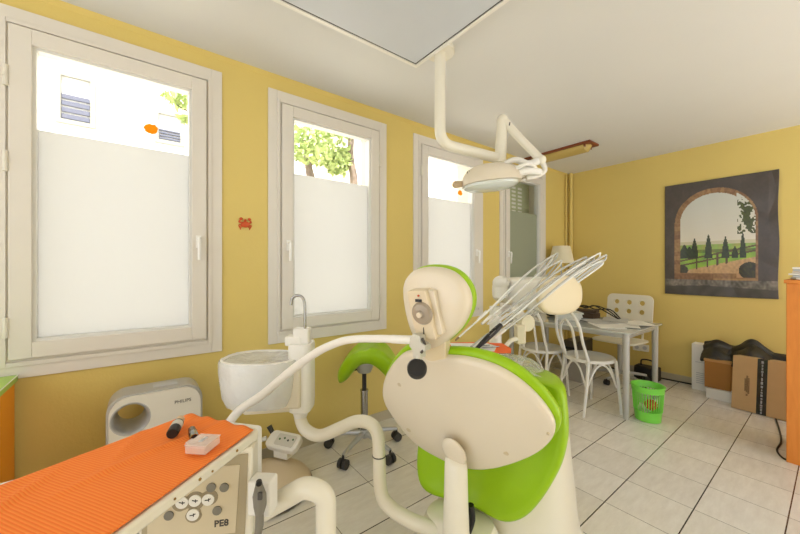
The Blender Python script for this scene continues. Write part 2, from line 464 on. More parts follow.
def mktree(name, label, base, trunk_pts, blobs, nl, seedv):
    random.seed(seedv)
    t = thing(name, label, 'tree', base)
    b = NB()
    for pts, rs in trunk_pts: tube(b, pts, rs, seg=8, n=5)
    obj('trunk', b, M_bark, t)
    b = NB()
    for (c, r) in blobs:
        for k in range(nl):
            d = V((random.gauss(0, 1), random.gauss(0, 1), random.gauss(0, 1))).normalized() * (random.random() ** .5)
            p = V(c) + V((d.x * r[0], d.y * r[1], d.z * r[2]))
            s = random.uniform(.04, .085)
            u = V((random.gauss(0, 1), random.gauss(0, 1), random.gauss(0, 1))).normalized(); v = u.orthogonal().normalized()
            w_ = u.cross(v)
            q = [p - u * s, p + v * s * .45 + w_ * s * .1, p + u * s, p - v * s * .45 + w_ * s * .1]
            b.faces.new([b.verts.new(x_) for x_ in q])
    obj('foliage', b, M_leaf, t, smooth=False)
    return t
mktree('tree', 'leafy courtyard tree with forked trunk seen through the second window', (-3, 2.95, -.3),
       [([(-3, 2.95, -.3), (-3.02, 2.98, 1.4), (-3, 3.02, 2.7), (-3.02, 2.96, 3.3), (-2.98, 3.05, 4.4)], [.14, .10, .075, .06, .04]),
        ([(-3, 2.96, 1.6), (-3.1, 2.5, 2.2), (-3.1, 2.25, 2.75), (-3.0, 2.1, 3.5)], [.08, .09, .07, .03])],
       [((-3, 2.4, 3.55), (.5, .6, .5)), ((-3, 2.2, 3.2), (.4, .35, .3)), ((-2.9, 2.8, 3.9), (.5, .6, .4)), ((-3.1, 2.75, 3.1), (.3, .22, .25))], 420, 3)
mktree('tree', 'thin tree branch with few leaves at the upper right of the first window', (-3, .75, -.3),
       [([(-3, .95, -.3), (-3, .9, 2.0), (-3, .95, 3.6), (-3, 1.0, 4.2)], [.05, .045, .03, .015]), ([(-3, .93, 2.9), (-3, .6, 3.25), (-3, .3, 3.4)], [.02, .012, .006])],
       [((-3, .38, 3.42), (.14, .2, .1)), ((-3, .5, 3.2), (.1, .12, .06)), ((-3, .95, 3.7), (.3, .35, .4))], 60, 4)
# rolled shutter behind the fourth window, white strips painted as daylight coming through its slots
sh = thing('roller_shutter', 'grey green closed shutter with painted daylight slots behind the fourth window', 'shutter', (-.2, CY[3], .8))
bm = NB(); c = CY[3]
k = 0
for z in [0.8 + .055 * i for i in range(29)]:
    box2(bm, (-.20, c - .41, z), (-.185, c + .41, min(z + .051, 2.37)))
obj('slats', bm, M_closed, sh, smooth=False)
for yy in (c + .07, c + .20):
    bm = NB()
    for i in range(7):
        box2(bm, (-.184, yy - .042, 1.93 + i * .048), (-.182, yy + .042, 1.955 + i * .048))
    obj('painted_daylight_slots', bm, M_facade, sh, smooth=False)

# stickers on glass and wall ornament
def blobpoly(n, r, amp, seedv):
    random.seed(seedv); return [((r + random.uniform(-amp, amp)) * math.cos(2 * PI * k / n), (r * .9 + random.uniform(-amp, amp)) * math.sin(2 * PI * k / n)) for k in range(n)]
p = onX(151, 129, -.012); bm = NB(); prism(bm, blobpoly(18, .032, .004, 1), 0, .002, basis(p, (0, 1, 0), (0, 0, 1)))
tag(obj('window_sticker', bm, M_sticker, smooth=False), 'orange pumpkin shaped sticker on the clear glass of the first window', 'sticker')
p = onX(460, 193, -.012); bm = NB(); prism(bm, blobpoly(14, .03, .005, 2), 0, .002, basis(p, (0, 1, 0), (0, 0, 1)))
tag(obj('window_sticker', bm, M_sticker, smooth=False), 'small orange sticker on the third window beside the surgical lamp', 'sticker')
orn = thing('wall_ornament', 'small red orange crab ornament on yellow wall between first two windows', 'ornament', tuple(onX(245, 224, .004)))
p = onX(245, 224, .002); Mo = basis(p, (0, 1, 0), (0, 0, 1))
bm = NB(); sphere(bm, (0, -.003, .006), 1, Mo, sc=(.026, .020, .009)); obj('body', bm, M_red, orn)
bm = NB()
for s in (-1, 1):
    tube(bm, [Mo @ V((s * .02, .005, .004)), Mo @ V((s * .035, .012, .004)), Mo @ V((s * .026, .026, .004))], [.005, .005, .003], seg=8, n=4)
    sphere(bm, (s * .024, .030, .006), 1, Mo, sc=(.010, .009, .005))
    for k in range(3):
        tube(bm, [Mo @ V((s * .018, -.006 - .006 * k, .004)), Mo @ V((s * (.036 - .004 * k), -.008 - .009 * k, .004)), Mo @ V((s * (.034 - .004 * k), -.020 - .008 * k, .002))], .003, seg=6, n=4)
sphere(bm, (0, .022, .006), 1, Mo, sc=(.008, .008, .005))
obj('claws_and_legs', bm, M_red, orn)

# pipes in the corner
for (x_, y_, r_, lab) in ((.020, 4.565, .011, 'thinner yellow painted pipe in the room corner, left of the pair'), (.060, 4.615, .022, 'thicker yellow painted pipe in the room corner, right of the pair')):
    bm = NB(); cyl(bm, (x_, y_, 0), (x_, y_, ZC), r_, seg=20)
    tag(obj('heating_pipe', bm, M_wall), lab, 'pipe', 'corner pipes')

# ceiling panel light
cp = thing('ceiling_panel_light', 'large square flat ceiling light panel with shadow painted in its edge gap', 'ceiling light', (1.3, .72, ZC))
X0, X1, Y0, Y1 = .687, 1.9, .10, 1.345
bm = NB(); ring(bm, Y0, Y1, 0, 0, 0, 0, 0) if False else None
def ringxy(b, x0, x1, y0, y1, w, z0, z1):
    box2(b, (x0, y0, z0), (x0 + w, y1, z1)); box2(b, (x1 - w, y0, z0), (x1, y1, z1)); box2(b, (x0 + w, y0, z0), (x1 - w, y0 + w, z1)); box2(b, (x0 + w, y1 - w, z0), (x1 - w, y1, z1))
ZP = 2.472
bm = NB(); ringxy(bm, X0, X1, Y0, Y1, .022, ZP, ZC); obj('panel_frame', bm, M_white, cp, smooth=False, bevel=.002)
bm = NB(); ringxy(bm, X0 + .022, X1 - .022, Y0 + .022, Y1 - .022, .011, ZP + .006, ZC); obj('shadow_gap_strip', bm, M_dkgrey, cp, smooth=False)  # dark grey strip painted as the shadow in the edge gap
bm = NB(); box2(bm, (X0 + .033, Y0 + .033, ZP + .003), (X1 - .033, Y1 - .033, ZP + .03)); obj('diffuser', bm, mat('panel_diffuser', (206, 210, 216), .35, var=.06, vscale=3), cp, smooth=False)
M_ = MATS['panel_diffuser'].node_tree.nodes['Principled BSDF']; M_.inputs['Emission Color'].default_value = (.9, .95, 1, 1); M_.inputs['Emission Strength'].default_value = .0
# ================================================================ fluorescent fixture with wooden base
fx = thing('fluorescent_lamp', 'old tube ceiling lamp with reddish wood base and yellowed glass cover', 'ceiling light', (.4, 3.64, ZC))
bm = NB(); box2(bm, (.04, 3.53, ZC - .022), (.765, 3.74, ZC)); obj('wood_base', bm, M_brownwood, fx, smooth=False, bevel=.004)
bm = NB()
secs = []
for i in range(17):
    x_ = .07 + .665 * i / 16; e = min(1, math.sqrt(max(0, 1 - abs((i - 8) / 8) ** 6)) + .25)
    secs.append([V((x_, 3.635 + .075 * e * math.cos(a), ZC - .022 - .062 * e * max(0, math.sin(a)))) for a in [PI * k / 14 for k in range(15)]])
loft(bm, secs); obj('glass_cover', bm, M_amber, fx)
for s_ in (.105, .70):
    bm = NB(); box2(bm, (s_ - .006, 3.55, ZC - .045), (s_ + .006, 3.72, ZC - .022)); obj('end_clip', bm, M_brownwood, fx, smooth=False, bevel=.003)

# ================================================================ DENTAL LIGHT
dl = thing('surgical_lamp', 'ivory dental operating lamp hanging on a bent pole from the ceiling', 'lamp', tuple(W(.232, 1.96, ZC)))
bm = NB(); cyl(bm, W(.232, 1.96, ZC - .03), W(.232, 1.96, ZC), .085, seg=32); obj('ceiling_plate', bm, M_ivory, dl, bevel=.006)
bm = NB()
pth = [W(.232, 1.96, ZC - .03), W(.232, 1.96, 1.965), U(497, 158, 2.2)]
tube(bm, roundcorners(pth, .09, 8), .032, seg=20, n=1); obj('bent_pole', bm, M_ivory, dl)
bm = NB(); top = U(502.5, 120, 2.2); bot = U(500, 163, 2.2); cyl(bm, bot, top, .038, .034, seg=24); sphere(bm, top, .036); obj('post', bm, M_ivory, dl)
bm = NB(); e_ = U(541, 160, 2.1); tube(bm, [top + V((0, 0, .004)), top * .5 + e_ * .5, e_], [.029, .026, .026], n=3); sphere(bm, e_, .031)
sa = obj('spring_arm', bm, M_ivory, dl)
bm = NB(); n_ = (F * -1 + V((0, 0, -.1))).normalized(); q = top + (e_ - top) * .15
tube(bm, [q + n_ * .024 + V((0.004, 0, .012)), q + n_ * .030, q + n_ * .024 + V((0, 0, -.012))], .004, seg=8, n=3); obj('spring_hook', bm, M_dkgrey, sa)
# yoke from joint back to the head
bm = NB(); tube(bm, [e_, U(528, 164, 2.1), U(517, 160, 2.1), U(507, 163, 2.1), U(502, 172, 2.1)], [.024, .022, .02, .018, .018], n=5)
tube(bm, [U(541, 160, 2.1), U(545, 170, 2.1), U(537, 176, 2.08), U(526, 178, 2.06)], [.016, .015, .014, .014], n=5)
obj('yoke', bm, M_white, dl)
hc = U(491, 181, 2.05)
ax = (R * .98 + V((0, 0, .10))).normalized(); ay = (F * 1.0 + V((0, 0, -.03)) ).normalized()
Mh = basis(hc, ax, ay)
bm = NB()
secs = []
# shell: boat-shaped, z of Mh points up/back
for t, zx in ((1.0, -.02), (1.0, .0), (.94, .04), (.80, .068), (.55, .09), (.25, .10)):
    secs.append(superell(.0, 0, zx, .178 * t, .125 * t, 2.3, 36, Mh))
if (Mh.to_3x3() @ V((0, 0, 1))).z < 0:
    secs = [superell(.0, 0, -zx, .178 * t, .125 * t, 2.3, 36, Mh) for t, zx in ((1.0, -.02), (1.0, .0), (.94, .04), (.80, .068), (.55, .09), (.25, .10))]
    UPZ = -1
else: UPZ = 1
loft(bm, secs); obj('reflector_shell', bm, M_cream, dl)
bm = NB()
loft(bm, [superell(-.005, 0, UPZ * z_, .165 * t, .105 * t, 2.3, 36, Mh) for t, z_ in ((1, -.021), (.98, -.035), (.8, -.05), (.4, -.058))])
obj('lens_cover', bm, mat('lens_plastic', (222, 228, 222), .1, coat=.8), dl)
bm = NB(); a_ = Mh @ V((-.17, 0, 0)); cyl(bm, a_, a_ + ax * -.045, .017, .022, seg=18); sphere(bm, a_ + ax * -.045, .022, sc=(1, 1, 1)); obj('grip_knob', bm, mat('knob_beige', (196, 172, 138), .5), dl)
bm = NB(); tube(bm, [Mh @ V((.12, -.03, UPZ * .02)), Mh @ V((.20, -.04, UPZ * .03)), Mh @ V((.29, -.03, UPZ * .015))], [.030, .026, .020], seg=18, n=4); obj('side_bar', bm, M_white, dl)
bm = NB(); tube(bm, [Mh @ V((.13, -.08, UPZ * .04)), Mh @ V((.20, -.09, UPZ * .055)), Mh @ V((.27, -.02, UPZ * .04)), Mh @ V((.25, .05, UPZ * .02)), Mh @ V((.2, .07, 0))], .011, n=6); obj('side_handle', bm, M_white, dl)
bm = NB()
for k in range(7):
    q = Mh @ V((-.15 + k * .014, -.055, UPZ * .052)); box(bm, q, (.006, .006, .012), rz=.8)
obj('vent_slots', bm, M_grey, dl, smooth=False)
bm = NB(); box(bm, Mh @ V((.19, 0.0, UPZ * .05)), (.06, .05, .05), rz=TH); obj('joint_block', bm, mat('joint_khaki', (170, 165, 130), .5), dl, bevel=.008)

# ================================================================ POSTER
def poster():
    a = V((1.085, YB - .006, .955)); Wd, Hd = .848, 1.192
    bm = NB(); nx, ny = 150, 210
    cl = bm.loops.layers.color.new('print')
    random.seed(5)
    from mathutils import noise
    def colr(u, v):  # u 0..1 left-right, v 0..1 bottom-top
        n = noise.noise(V((u * 14, v * 14, 1))); n2 = noise.noise(V((u * 45, v * 45, 3)))
        # arch opening
        cx, hw, spring = .475, .372, .64
        stone_w = .055
        def inside(g):
            h = hw + g
            if abs(u - cx) > h: return False
            if v < spring: return v > .14 - g
            ry = .285 + g * .8
            return ((u - cx) / h) ** 2 + ((v - spring) / ry) ** 2 < 1
        if inside(-stone_w if u < cx + .2 else -stone_w * .4):
            if v > .47:      # sky
                t = (v - .47) / .5
                c = (225 - 25 * t, 220 - 14 * t, 205 - 4 * t)
                # overhanging foliage on the right
                if u > .68 and v > .52 and v < .82 and n + n2 * .9 > .16 - (u - .64) * 2.6: c = (70 + 20 * n2, 78 + 20 * n2, 40)
            else:
                c = (205, 200, 170) if v > .445 else ((150 + 40 * n, 178 + 20 * n2, 90) if v > .40 else (110 + 50 * n, 130 + 40 * n2, 62))
                if v < .37: c = (140 + 30 * n, 180 + 30 * n, 70)
                fl = .20 + (u - .1) * .18
                if v < fl: c = (196 + 24 * n2, 160 + 20 * n2, 116 + 14 * n2)
                # fence
                if fl - .01 < v < fl + .10:
                    for px in (.32, .42, .51, .59):
                        if abs(u - px) < .010: c = (92, 72, 54)
                    for dz in (.05, .09):
                        if abs(v - fl - dz) < .007: c = (96, 78, 58)
                if v < .14 + .05 and u > .15: c = (188, 150, 110)
            for px, ht, wd in ((.30, .50, .035), (.43, .53, .034), (.58, .505, .032), (.725, .53, .026), (.2, .45, .05), (.25, .43, .05), (.66, .42, .03)):
                if .325 < v < ht and abs(u - px) < wd * (1 - ((v - .325) / (ht - .325)) ** 2 * .9): c = (50 + 16 * n2, 62 + 16 * n2, 42)
            if (u - .17) ** 2 + ((v - .22) * 1.4) ** 2 < .0045 or (u - .78) ** 2 + ((v - .22) * 1.3) ** 2 < .008: c = (60 + 20 * n2, 58 + 20 * n2, 40)
            return c
        if inside(0) and v > .10:
            bl_ = math.floor((math.atan2(v - spring, u - cx) * 9) if v > spring else v * 26)
            rr = random.Random(bl_ * 7 + (1 if u > cx else 0)).uniform(-18, 18)
            return (146 + rr + 22 * n2, 112 + rr + 18 * n2, 78 + rr * .6 + 14 * n2)
        if v < .14:
            if v > .09 - .04 * abs(u - .4): return (112 + 50 * n + 30 * n2, 106 + 44 * n + 30 * n2, 98 + 40 * n + 30 * n2)
            return (78 + 20 * n, 74 + 18 * n, 70 + 16 * n)
        return (78 + 8 * n + 5 * n2, 70 + 7 * n + 4 * n2, 66 + 6 * n + 4 * n2)
    vs = [[None] * (nx + 1) for _ in range(ny + 1)]
    for j in range(ny + 1):
        for i in range(nx + 1):
            u, v = i / nx, j / ny
            off = .003 * math.sin(u * 9 + v * 3) + .004 * math.sin(v * 13) * (u ** 3)
            off += .014 * max(0, (u - .93) / .07) * max(0, v - .2)
            sag = .008 * math.sin(PI * u) * (1 if v < .5 else 0) * (0.5 - v)
            vs[j][i] = bm.verts.new(a + V((u * Wd - .004 * math.sin(v * 11) * (u > .9), -.006 - abs(off), v * Hd - sag)))
    for j in range(ny):
        for i in range(nx):
            f = bm.faces.new((vs[j][i], vs[j][i + 1], vs[j + 1][i + 1], vs[j + 1][i]))
            c = colr((i + .5) / nx, (j + .5) / ny)
            c = [min(255, max(0, x_)) / 255 for x_ in c]
            for lp in f.loops: lp[cl] = (*c, 1)
    m = mat('poster_print', (255, 255, 255), .35, coat=.15)
    nt = m.node_tree; at = nt.nodes.new('ShaderNodeVertexColor'); at.layer_name = 'print'
    nt.links.new(at.outputs['Color'], nt.nodes['Principled BSDF'].inputs['Base Color'])
    o = obj('wall_poster', bm, m)
    sd = o.modifiers.new('thickness', 'SOLIDIFY'); sd.thickness = .0015
    tag(o, 'large dark poster of a stone archway looking onto green countryside with cypress trees', 'poster')
poster()

# ================================================================ LEFT ORANGE CABINET
cb = thing('orange_cabinet', 'orange cabinet with lime green top at the left edge below the first window', 'cabinet', (.3, -.85, 0))
bm = NB(); box2(bm, (.03, -1.3, .06), (.60, -.445, .735)); obj('body', bm, M_orange_cab, cb, smooth=False, bevel=.003)
bm = NB(); box2(bm, (.02, -1.31, .738), (.62, -.437, .765)); tp = obj('worktop', bm, M_limetop, cb, smooth=False, bevel=.002)
bm = NB(); box2(bm, (.021, -.4372, .7642), (.62, -.4345, .7665)); obj('edge_strip', bm, M_white, tp, smooth=False)
bm = NB(); box2(bm, (.05, -1.28, 0), (.57, -.47, .06)); obj('plinth', bm, M_dkgrey, cb, smooth=False)

# ================================================================ AIR PURIFIER
ap = thing('air_purifier', 'white and silver air purifier with round hole standing under the first window', 'air purifier', (.22, .08, 0))
yc = .065; hy, hz = -.035, .555
Mp = basis((0, 0, 0), (0, 1, 0), (0, 0, 1))
def capo(w_, top_, r_=.075): 
    return rrect(w_, top_ - .02, r_, 8, yc, (top_ + .02) / 2)
bm = NB(); holed(bm, capo(.355, .655), [circ(hy, hz, .072, 32)], .285, .30, Mp); obj('front_cover', bm, M_cream if False else mat('purifier_white', (222, 216, 202), .3, coat=.3), ap, bevel=.004)
bm = NB(); holed(bm, capo(.375, .662), [circ(hy, hz, .070, 32)], .14, .285, Mp); obj('side_shell', bm, M_silver, ap, bevel=.006)
bm = NB(); 
rr = [(.072, .302), (.066, .298), (.060, .28), (.056, .22), (.054, .14), (.070, .139), (.073, .28), (.075, .301), (.072, .302)]
Mr = basis((0, hy, hz), (0, 1, 0), (0, 0, 1)); lathe(bm, rr, Mr, 36); obj('outlet_ring', bm, M_silver, ap)
bm = NB(); box2(bm, (.19, .05, .660), (.235, .15, .6645)); obj('control_strip', bm, M_paperg, ap, smooth=False, bevel=.002)
text('brand_lettering', 'PHILIPS', .022, basis(onX(183, 401, .3012), (0, 1, 0), (0, 0, 1)), M_dkgrey, ap)
bm = NB(); box2(bm, (.15, -.05, 0), (.28, .21, .02)); obj('foot', bm, M_silver, ap, smooth=False, bevel=.004)

# ================================================================ FOREGROUND INSTRUMENT TABLE
e1 = (F * -.974 + R * -.224); e2 = (R * -.974 + F * .224)
A0 = W(-.448, 1.05, 0)
def L(u, v, z): return A0 + e1 * u + e2 * v + V((0, 0, z))
ZT = .75
dt = thing('instrument_table', 'cream dental instrument table with button panel in the left foreground', 'dental table', tuple(L(.3, .2, 0)))
Mt = basis(L(0, 0, 0), e1, e2)
if (Mt.to_3x3() @ V((0, 0, 1))).z < 0: ZS = -1
else: ZS = 1
def tp_(poly, z0, z1, b): prism(b, poly, ZS * z0, ZS * z1, Mt)
UE = .78; FARV = .499
def outl(g, r=.03):
    pts = [V((-.012 - g, -.012 - g, 0)), V((-.012 - g, .282 + g, 0)), V((UE, FARV + g, 0)), V((UE, -.012 - g, 0))]
    out = []
    n = len(pts)
    for i in range(n):
        a, b_, c_ = pts[i - 1], pts[i], pts[(i + 1) % n]
        da = (a - b_).normalized(); dc = (c_ - b_).normalized(); p = b_ + da * r; q = b_ + dc * r
        for k in range(6):
            t = k / 5; o = (1 - t) ** 2 * p + 2 * t * (1 - t) * b_ + t * t * q; out.append((o.x, o.y))
    return out
bm = NB(); tp_(outl(.0), ZT - .034, ZT - .004, bm); obj('table_slab', bm, M_ivory, dt, bevel=.008)
fxv = (R * .982 + F * .19).normalized(); nrm = (R * .19 - F * .982).normalized()
FP = W(-.436, 1.0, 0)
bm = NB(); hp = [FP, FP - fxv * .30, FP - fxv * .30 - nrm * .12, FP - nrm * .12]
prism(bm, [(p.x, p.y) for p in hp], .42, ZT - .034); obj('housing', bm, M_ivory, dt, smooth=False, bevel=.008)
# white moulded end piece
bm = NB(); tp_([(-.045, .005), (-.045, .30), (.004, .31), (.004, .005)], .46, ZT - .01, bm); obj('end_housing', bm, M_white, dt, smooth=False, bevel=.012)
def face(px, py, off=0.0): return onplane(px, py, FP + nrm * off, nrm)
# recessed grey surround and panel
def quadprism(b, pts, t):
    fr = [b.verts.new(p + nrm * t) for p in pts]; bk = [b.verts.new(p - nrm * .002) for p in pts]
    b.faces.new(fr); b.faces.new(bk[::-1])
    n = len(pts)
    for k in range(n): b.faces.new((fr[k], fr[(k + 1) % n], bk[(k + 1) % n], bk[k]))
def onface(u, z): return FP - fxv * u + V((0, 0, z))
bm = NB(); quadprism(bm, [onface(.012, .70), onface(.022, .45), onface(.29, .45), onface(.29, .70)], .003); obj('panel_surround', bm, mat('surround_khaki', (172, 158, 128), .5), dt, smooth=False)
bm = NB(); quadprism(bm, [onface(.034, .672), onface(.046, .475), onface(.275, .475), onface(.275, .672)], .005); cpn = obj('control_panel', bm, mat('panel_beige', (212, 198, 168), .45), dt, smooth=False)
Mx = nrm
tx = fxv   # reading direction on the panel, left to right as seen
bm = NB(); ctr = face(196, 499.5); pol = []
for k in range(64):
    a = 2 * PI * k / 64; cc, ss = math.cos(a), math.sin(a); best = .026
    for (bx_, by_) in ((-.038, -.003), (.038, .004), (-.004, -.040)):
        # reach of the outline along this ray around each lobe
        b_ = cc * bx_ + ss * by_; d2 = bx_ * bx_ + by_ * by_ - b_ * b_
        if b_ > 0 and d2 < .022 ** 2: best = max(best, b_ + math.sqrt(.022 ** 2 - d2))
    pol.append((cc * best, ss * best))
prism(bm, pol, .004, .0062, basis(ctr, fxv, (0, 0, 1)) if basis(ctr, fxv, (0, 0, 1)).to_3x3().col[2].dot(nrm) > 0 else basis(ctr + nrm * .0102, fxv, (0, 0, 1)))
obj('button_backing', bm, mat('backing_brown', (150, 136, 108), .5), cpn)
for k, (px, py, light) in enumerate(((212, 486, 0), (225, 486, 0), (196, 499, 1), (209, 498, 1), (183, 501, 1), (194, 513, 1), (218, 509, 0), (170, 514, 0))):
    q = face(px, py); bm = NB(); cyl(bm, q + nrm * .005, q + nrm * .0088, .0165 if light else .0125, seg=24)
    o = obj('button', bm, M_white if light else M_grey, cpn)
    if not light: o['label'] = 'grey button'
    ROOT[o.name] = ROOT[dt.name]
for (px, py, s_) in ((196, 499, 1), (209, 498, -1), (183, 501, 1), (194, 513, -1)):
    bm = NB(); q = face(px, py) + nrm * .0092
    tube(bm, [q - tx * .007 * s_ + V((0, 0, .003)), q, q + tx * .008 * s_ + V((0, 0, 0.0))], .0013, seg=6, n=1)
    box(bm, q + tx * .002, (.002, .001, .009), rz=TH); obj('button_symbol', bm, M_black, cpn)
text('panel_lettering', 'PE8', .026, basis(face(222, 522) + nrm * .0055, tx, (0, 0, 1)), M_dkgrey, cpn, bold=.0006)
for (u_, w_, s_) in ((.10, .004, .004), (.19, -.001, .003), (.23, .003, .004), (.3, .002, .003)):
    bm = NB(); q = L(u_, -.0125, ZT - .02 + w_); sphere(bm, q, s_, u=8, v=6); obj('paint_chip', bm, mat('rust_brown', (150, 120, 60), .9), dt)
# bracket + syringe holder
bm = NB(); c0 = U(263, 494, .985)
box(bm, c0, (.068, .05, .10), rz=TH - .1); hb = obj('holder_bracket', bm, M_white, dt, bevel=.006)
bm = NB(); fr_ = (F * -1)
tube(bm, [c0 + fr_ * .03 + V((0, 0, .02)), c0 + fr_ * .036 + V((0, 0, -.06))], .001, seg=6, n=1); obj('bracket_seam', bm, M_dkgrey, hb)
dt2 = thing('air_syringe', 'grey dental air syringe with black tip hanging in the white holder', 'dental instrument', tuple(U(259, 500, .92)))
bm = NB(); tube(bm, [U(259, 480, .94), U(259, 485, .935), U(259.5, 495, .925), U(260, 505, .92), U(259.5, 513, .92)], [.007, .010, .018, .017, .012], seg=16, n=5); obj('handpiece', bm, M_grey, dt2)
bm = NB(); cyl(bm, U(259, 481.5, .925), U(259, 484, .915), .0075, seg=14); obj('tip_socket', bm, M_black, dt2)
bm = NB(); tube(bm, [U(259.5, 513, .92), U(259.5, 525, .92), U(257, 545, .92), U(252, 620, .95), U(240, 640, 1.0), U(225, 560, 1.02), U(222, 555, 1.04)], [.011, .011, .009, .008, .008, .008, .008], seg=12, n=6); obj('hose', bm, M_grey, dt2)
bm = NB(); q = U(260, 496, .905); box(bm, q, (.012, .008, .02), rz=TH); obj('trigger', bm, M_dkgrey, dt2, bevel=.002)
# big curved support tube
bm = NB()
tube(bm, roundcorners([U(120, 600, 1.25), U(240, 524, 1.08), U(306, 486, 1.03), U(326, 494, 1.03), W((326 - 400) / FPX * 1.03, 1.03, .03)], .10, 8), .031, seg=24, n=1)
obj('support_tube', bm, M_ivory, dt)
bm = NB(); cyl(bm, W(-.2255, 1.03, 0), W(-.2255, 1.03, .035), .10, .07, seg=28); obj('floor_flange', bm, M_ivory, dt)

# bib (orange paper cloth)
def bib():
    bm = NB(); uvl = bm.loops.layers.uv.new('UVMap')
    nu, nv = 70, 34; UL = .76
    # corners measured on the table plane
    b0 = onZ(255, 429, ZT + .006); b1 = onZ(188, 413.5, ZT + .006); b2_ = onZ(0, 484, ZT + .006)
    def tl(p): q = p - L(0, 0, 0); return q.dot(e1), q.dot(e2)
    u0, v0 = tl(b0); u1, v1 = tl(b1); u2, v2 = tl(b2_)
    sl = (v2 - v1) / (u2 - u1)
    g = []
    for i in range(nu + 1):
        row = []
        for j in range(nv + 1):
            s, t = i / nu, j / nv
            ua = u0 + (u1 - u0) * t; u = ua + (UL - ua) * s
            vn = v0 + .004; vf = v1 + sl * (u - u1)
            v = vn + (vf - vn) * t
            if t > .97: v -= 0
            z = ZT - .001 + .0035 + .0035 * (math.sin(u * 21 + v * 9) * .5 + .5) * math.sin(PI * min(1, t)) 
            # soft creases
            for (cu, cv, dx, dy, h) in ((.12, .16, .9, .35, .006), (.27, .2, .95, .2, .006), (.40, .3, .9, -.3, .007), (.18, .27, .8, -.5, .006)):
                d_ = abs((u - cu) * -dy + (v - cv) * dx); a_ = abs((u - cu) * dx + (v - cv) * dy)
                z += h * math.exp(-(d_ / .010) ** 2) * math.exp(-(a_ / .10) ** 2)
            if s < .06: z += .006 * math.sin(t * 12) ** 2 * (1 - s / .06)
            row.append((bm.verts.new(L(u, v, z)), u, v))
        g.append(row)
    for i in range(nu):
        for j in range(nv):
            q = [g[i][j], g[i + 1][j], g[i + 1][j + 1], g[i][j + 1]]
            f = bm.faces.new([x_[0] for x_ in q])
            for lp, x_ in zip(f.loops, q): lp[uvl].uv = (x_[1] * 1.0 + .12 * x_[2], x_[2])
    o = obj('paper_bib', bm, M_bib); tag(o, 'orange ribbed paper bib spread over the instrument table in the foreground', 'bib')
    sd = o.modifiers.new('thickness', 'SOLIDIFY'); sd.thickness = .001; sd.offset = 1
bib()
# white paper under the bib, showing at the far edge
bm = NB()
p1 = onZ(26, 476, ZT); p2 = onZ(0, 483, ZT); d_ = (p2 - p1).normalized(); in_ = (e2 * -1)
pl = [p1 - d_ * .05, p2 + d_ * .2, p2 + d_ * .2 + in_ * .08, p1 - d_ * .05 + in_ * .08]
pl = [V((p.x, p.y, ZT - .0025)) for p in pl]
a_ = [bm.verts.new(p) for p in pl]; b_ = [bm.verts.new(p + V((0, 0, .0015))) for p in pl]; bm.faces.new(a_[::-1]); bm.faces.new(b_)
for k in range(4): bm.faces.new((a_[k], a_[(k + 1) % 4], b_[(k + 1) % 4], b_[k]))
tag(obj('paper_sheet', bm, M_paper, smooth=False), 'white paper edge peeking out beyond the orange bib', 'paper')
# things on the bib
ZB = ZT + .009
def onbib(px, py, h=0): return onZ(px, py, ZB + h)
vial = thing('black_vial', 'black and white labelled little bottle lying on the orange bib', 'bottle', tuple(onbib(177, 430)))
a_ = onbib(172, 434, .016); b_ = onbib(185, 411, .016); b_.z = a_.z
dv = (b_ - a_).normalized(); Mv = frame_from(a_, a_ + dv)
Lv = .098
bm = NB(); lathe(bm, [(0, 0), (.013, 0), (.015, .003), (.015, Lv * .72), (.010, Lv * .8), (0, Lv * .8)], Mv, 24); obj('bottle_body', bm, M_black, vial)
bm = NB(); lathe(bm, [(.0152, Lv * .36), (.0155, Lv * .37), (.0155, Lv * .65), (.0152, Lv * .66)], Mv, 24); obj('paper_label', bm, mat('label_grey', (205, 200, 190), .6), vial)
bm = NB(); lathe(bm, [(0, Lv * .8), (.012, Lv * .8), (.012, Lv * 1.02), (.009, Lv * 1.08), (0, Lv * 1.08)], Mv, 24); obj('cap', bm, mat('cap_beige', (222, 190, 150), .5), vial)
cap = thing('chrome_holder', 'short chrome tube with dark end lying right of the black bottle', 'dental instrument', tuple(onbib(192, 433)))
a_ = onbib(194.5, 438, .011); b_ = onbib(189, 421, .011); b_.z = a_.z; dv = (b_ - a_).normalized(); Mv = frame_from(a_, a_ + dv)
bm = NB(); lathe(bm, [(.006, .001), (.011, 0), (.012, .003), (.012, .04), (.010, .043), (.010, .062), (.007, .070), (0, .070)], Mv, 20); obj('tube_body', bm, M_chrome, cap)
bm = NB(); lathe(bm, [(0, .0005), (.0085, .0002), (.0085, .004), (0, .004)], Mv, 20); obj('dark_end', bm, M_black, cap)
cbx = thing('clear_plastic_box', 'small clear plastic hinged box at the near edge of the orange bib', 'box', tuple(onbib(203, 446)))
q = onbib(203, 449); rz_ = math.atan2(e1.y, e1.x) + .12
bm = NB(); box(bm, q + V((0, 0, .011)), (.062, .058, .020), rz=rz_); obj('box_base', bm, M_clearbox, cbx, bevel=.003)
bm = NB(); box(bm, q + V((0, 0, .0235)), (.064, .060, .004), rz=rz_); obj('box_lid', bm, M_clearbox, cbx, bevel=.0015)
bm = NB(); q2 = q + e2 * .036 ; box(bm, q2 + V((0, 0, .016)), (.024, .022, .006), rz=rz_); obj('box_tab', bm, M_clearbox, cbx, bevel=.002)
bm = NB(); box(bm, q + V((0, 0, .026)), (.026, .010, .0012), rz=rz_); obj('box_sticker', bm, M_paperg, cbx)

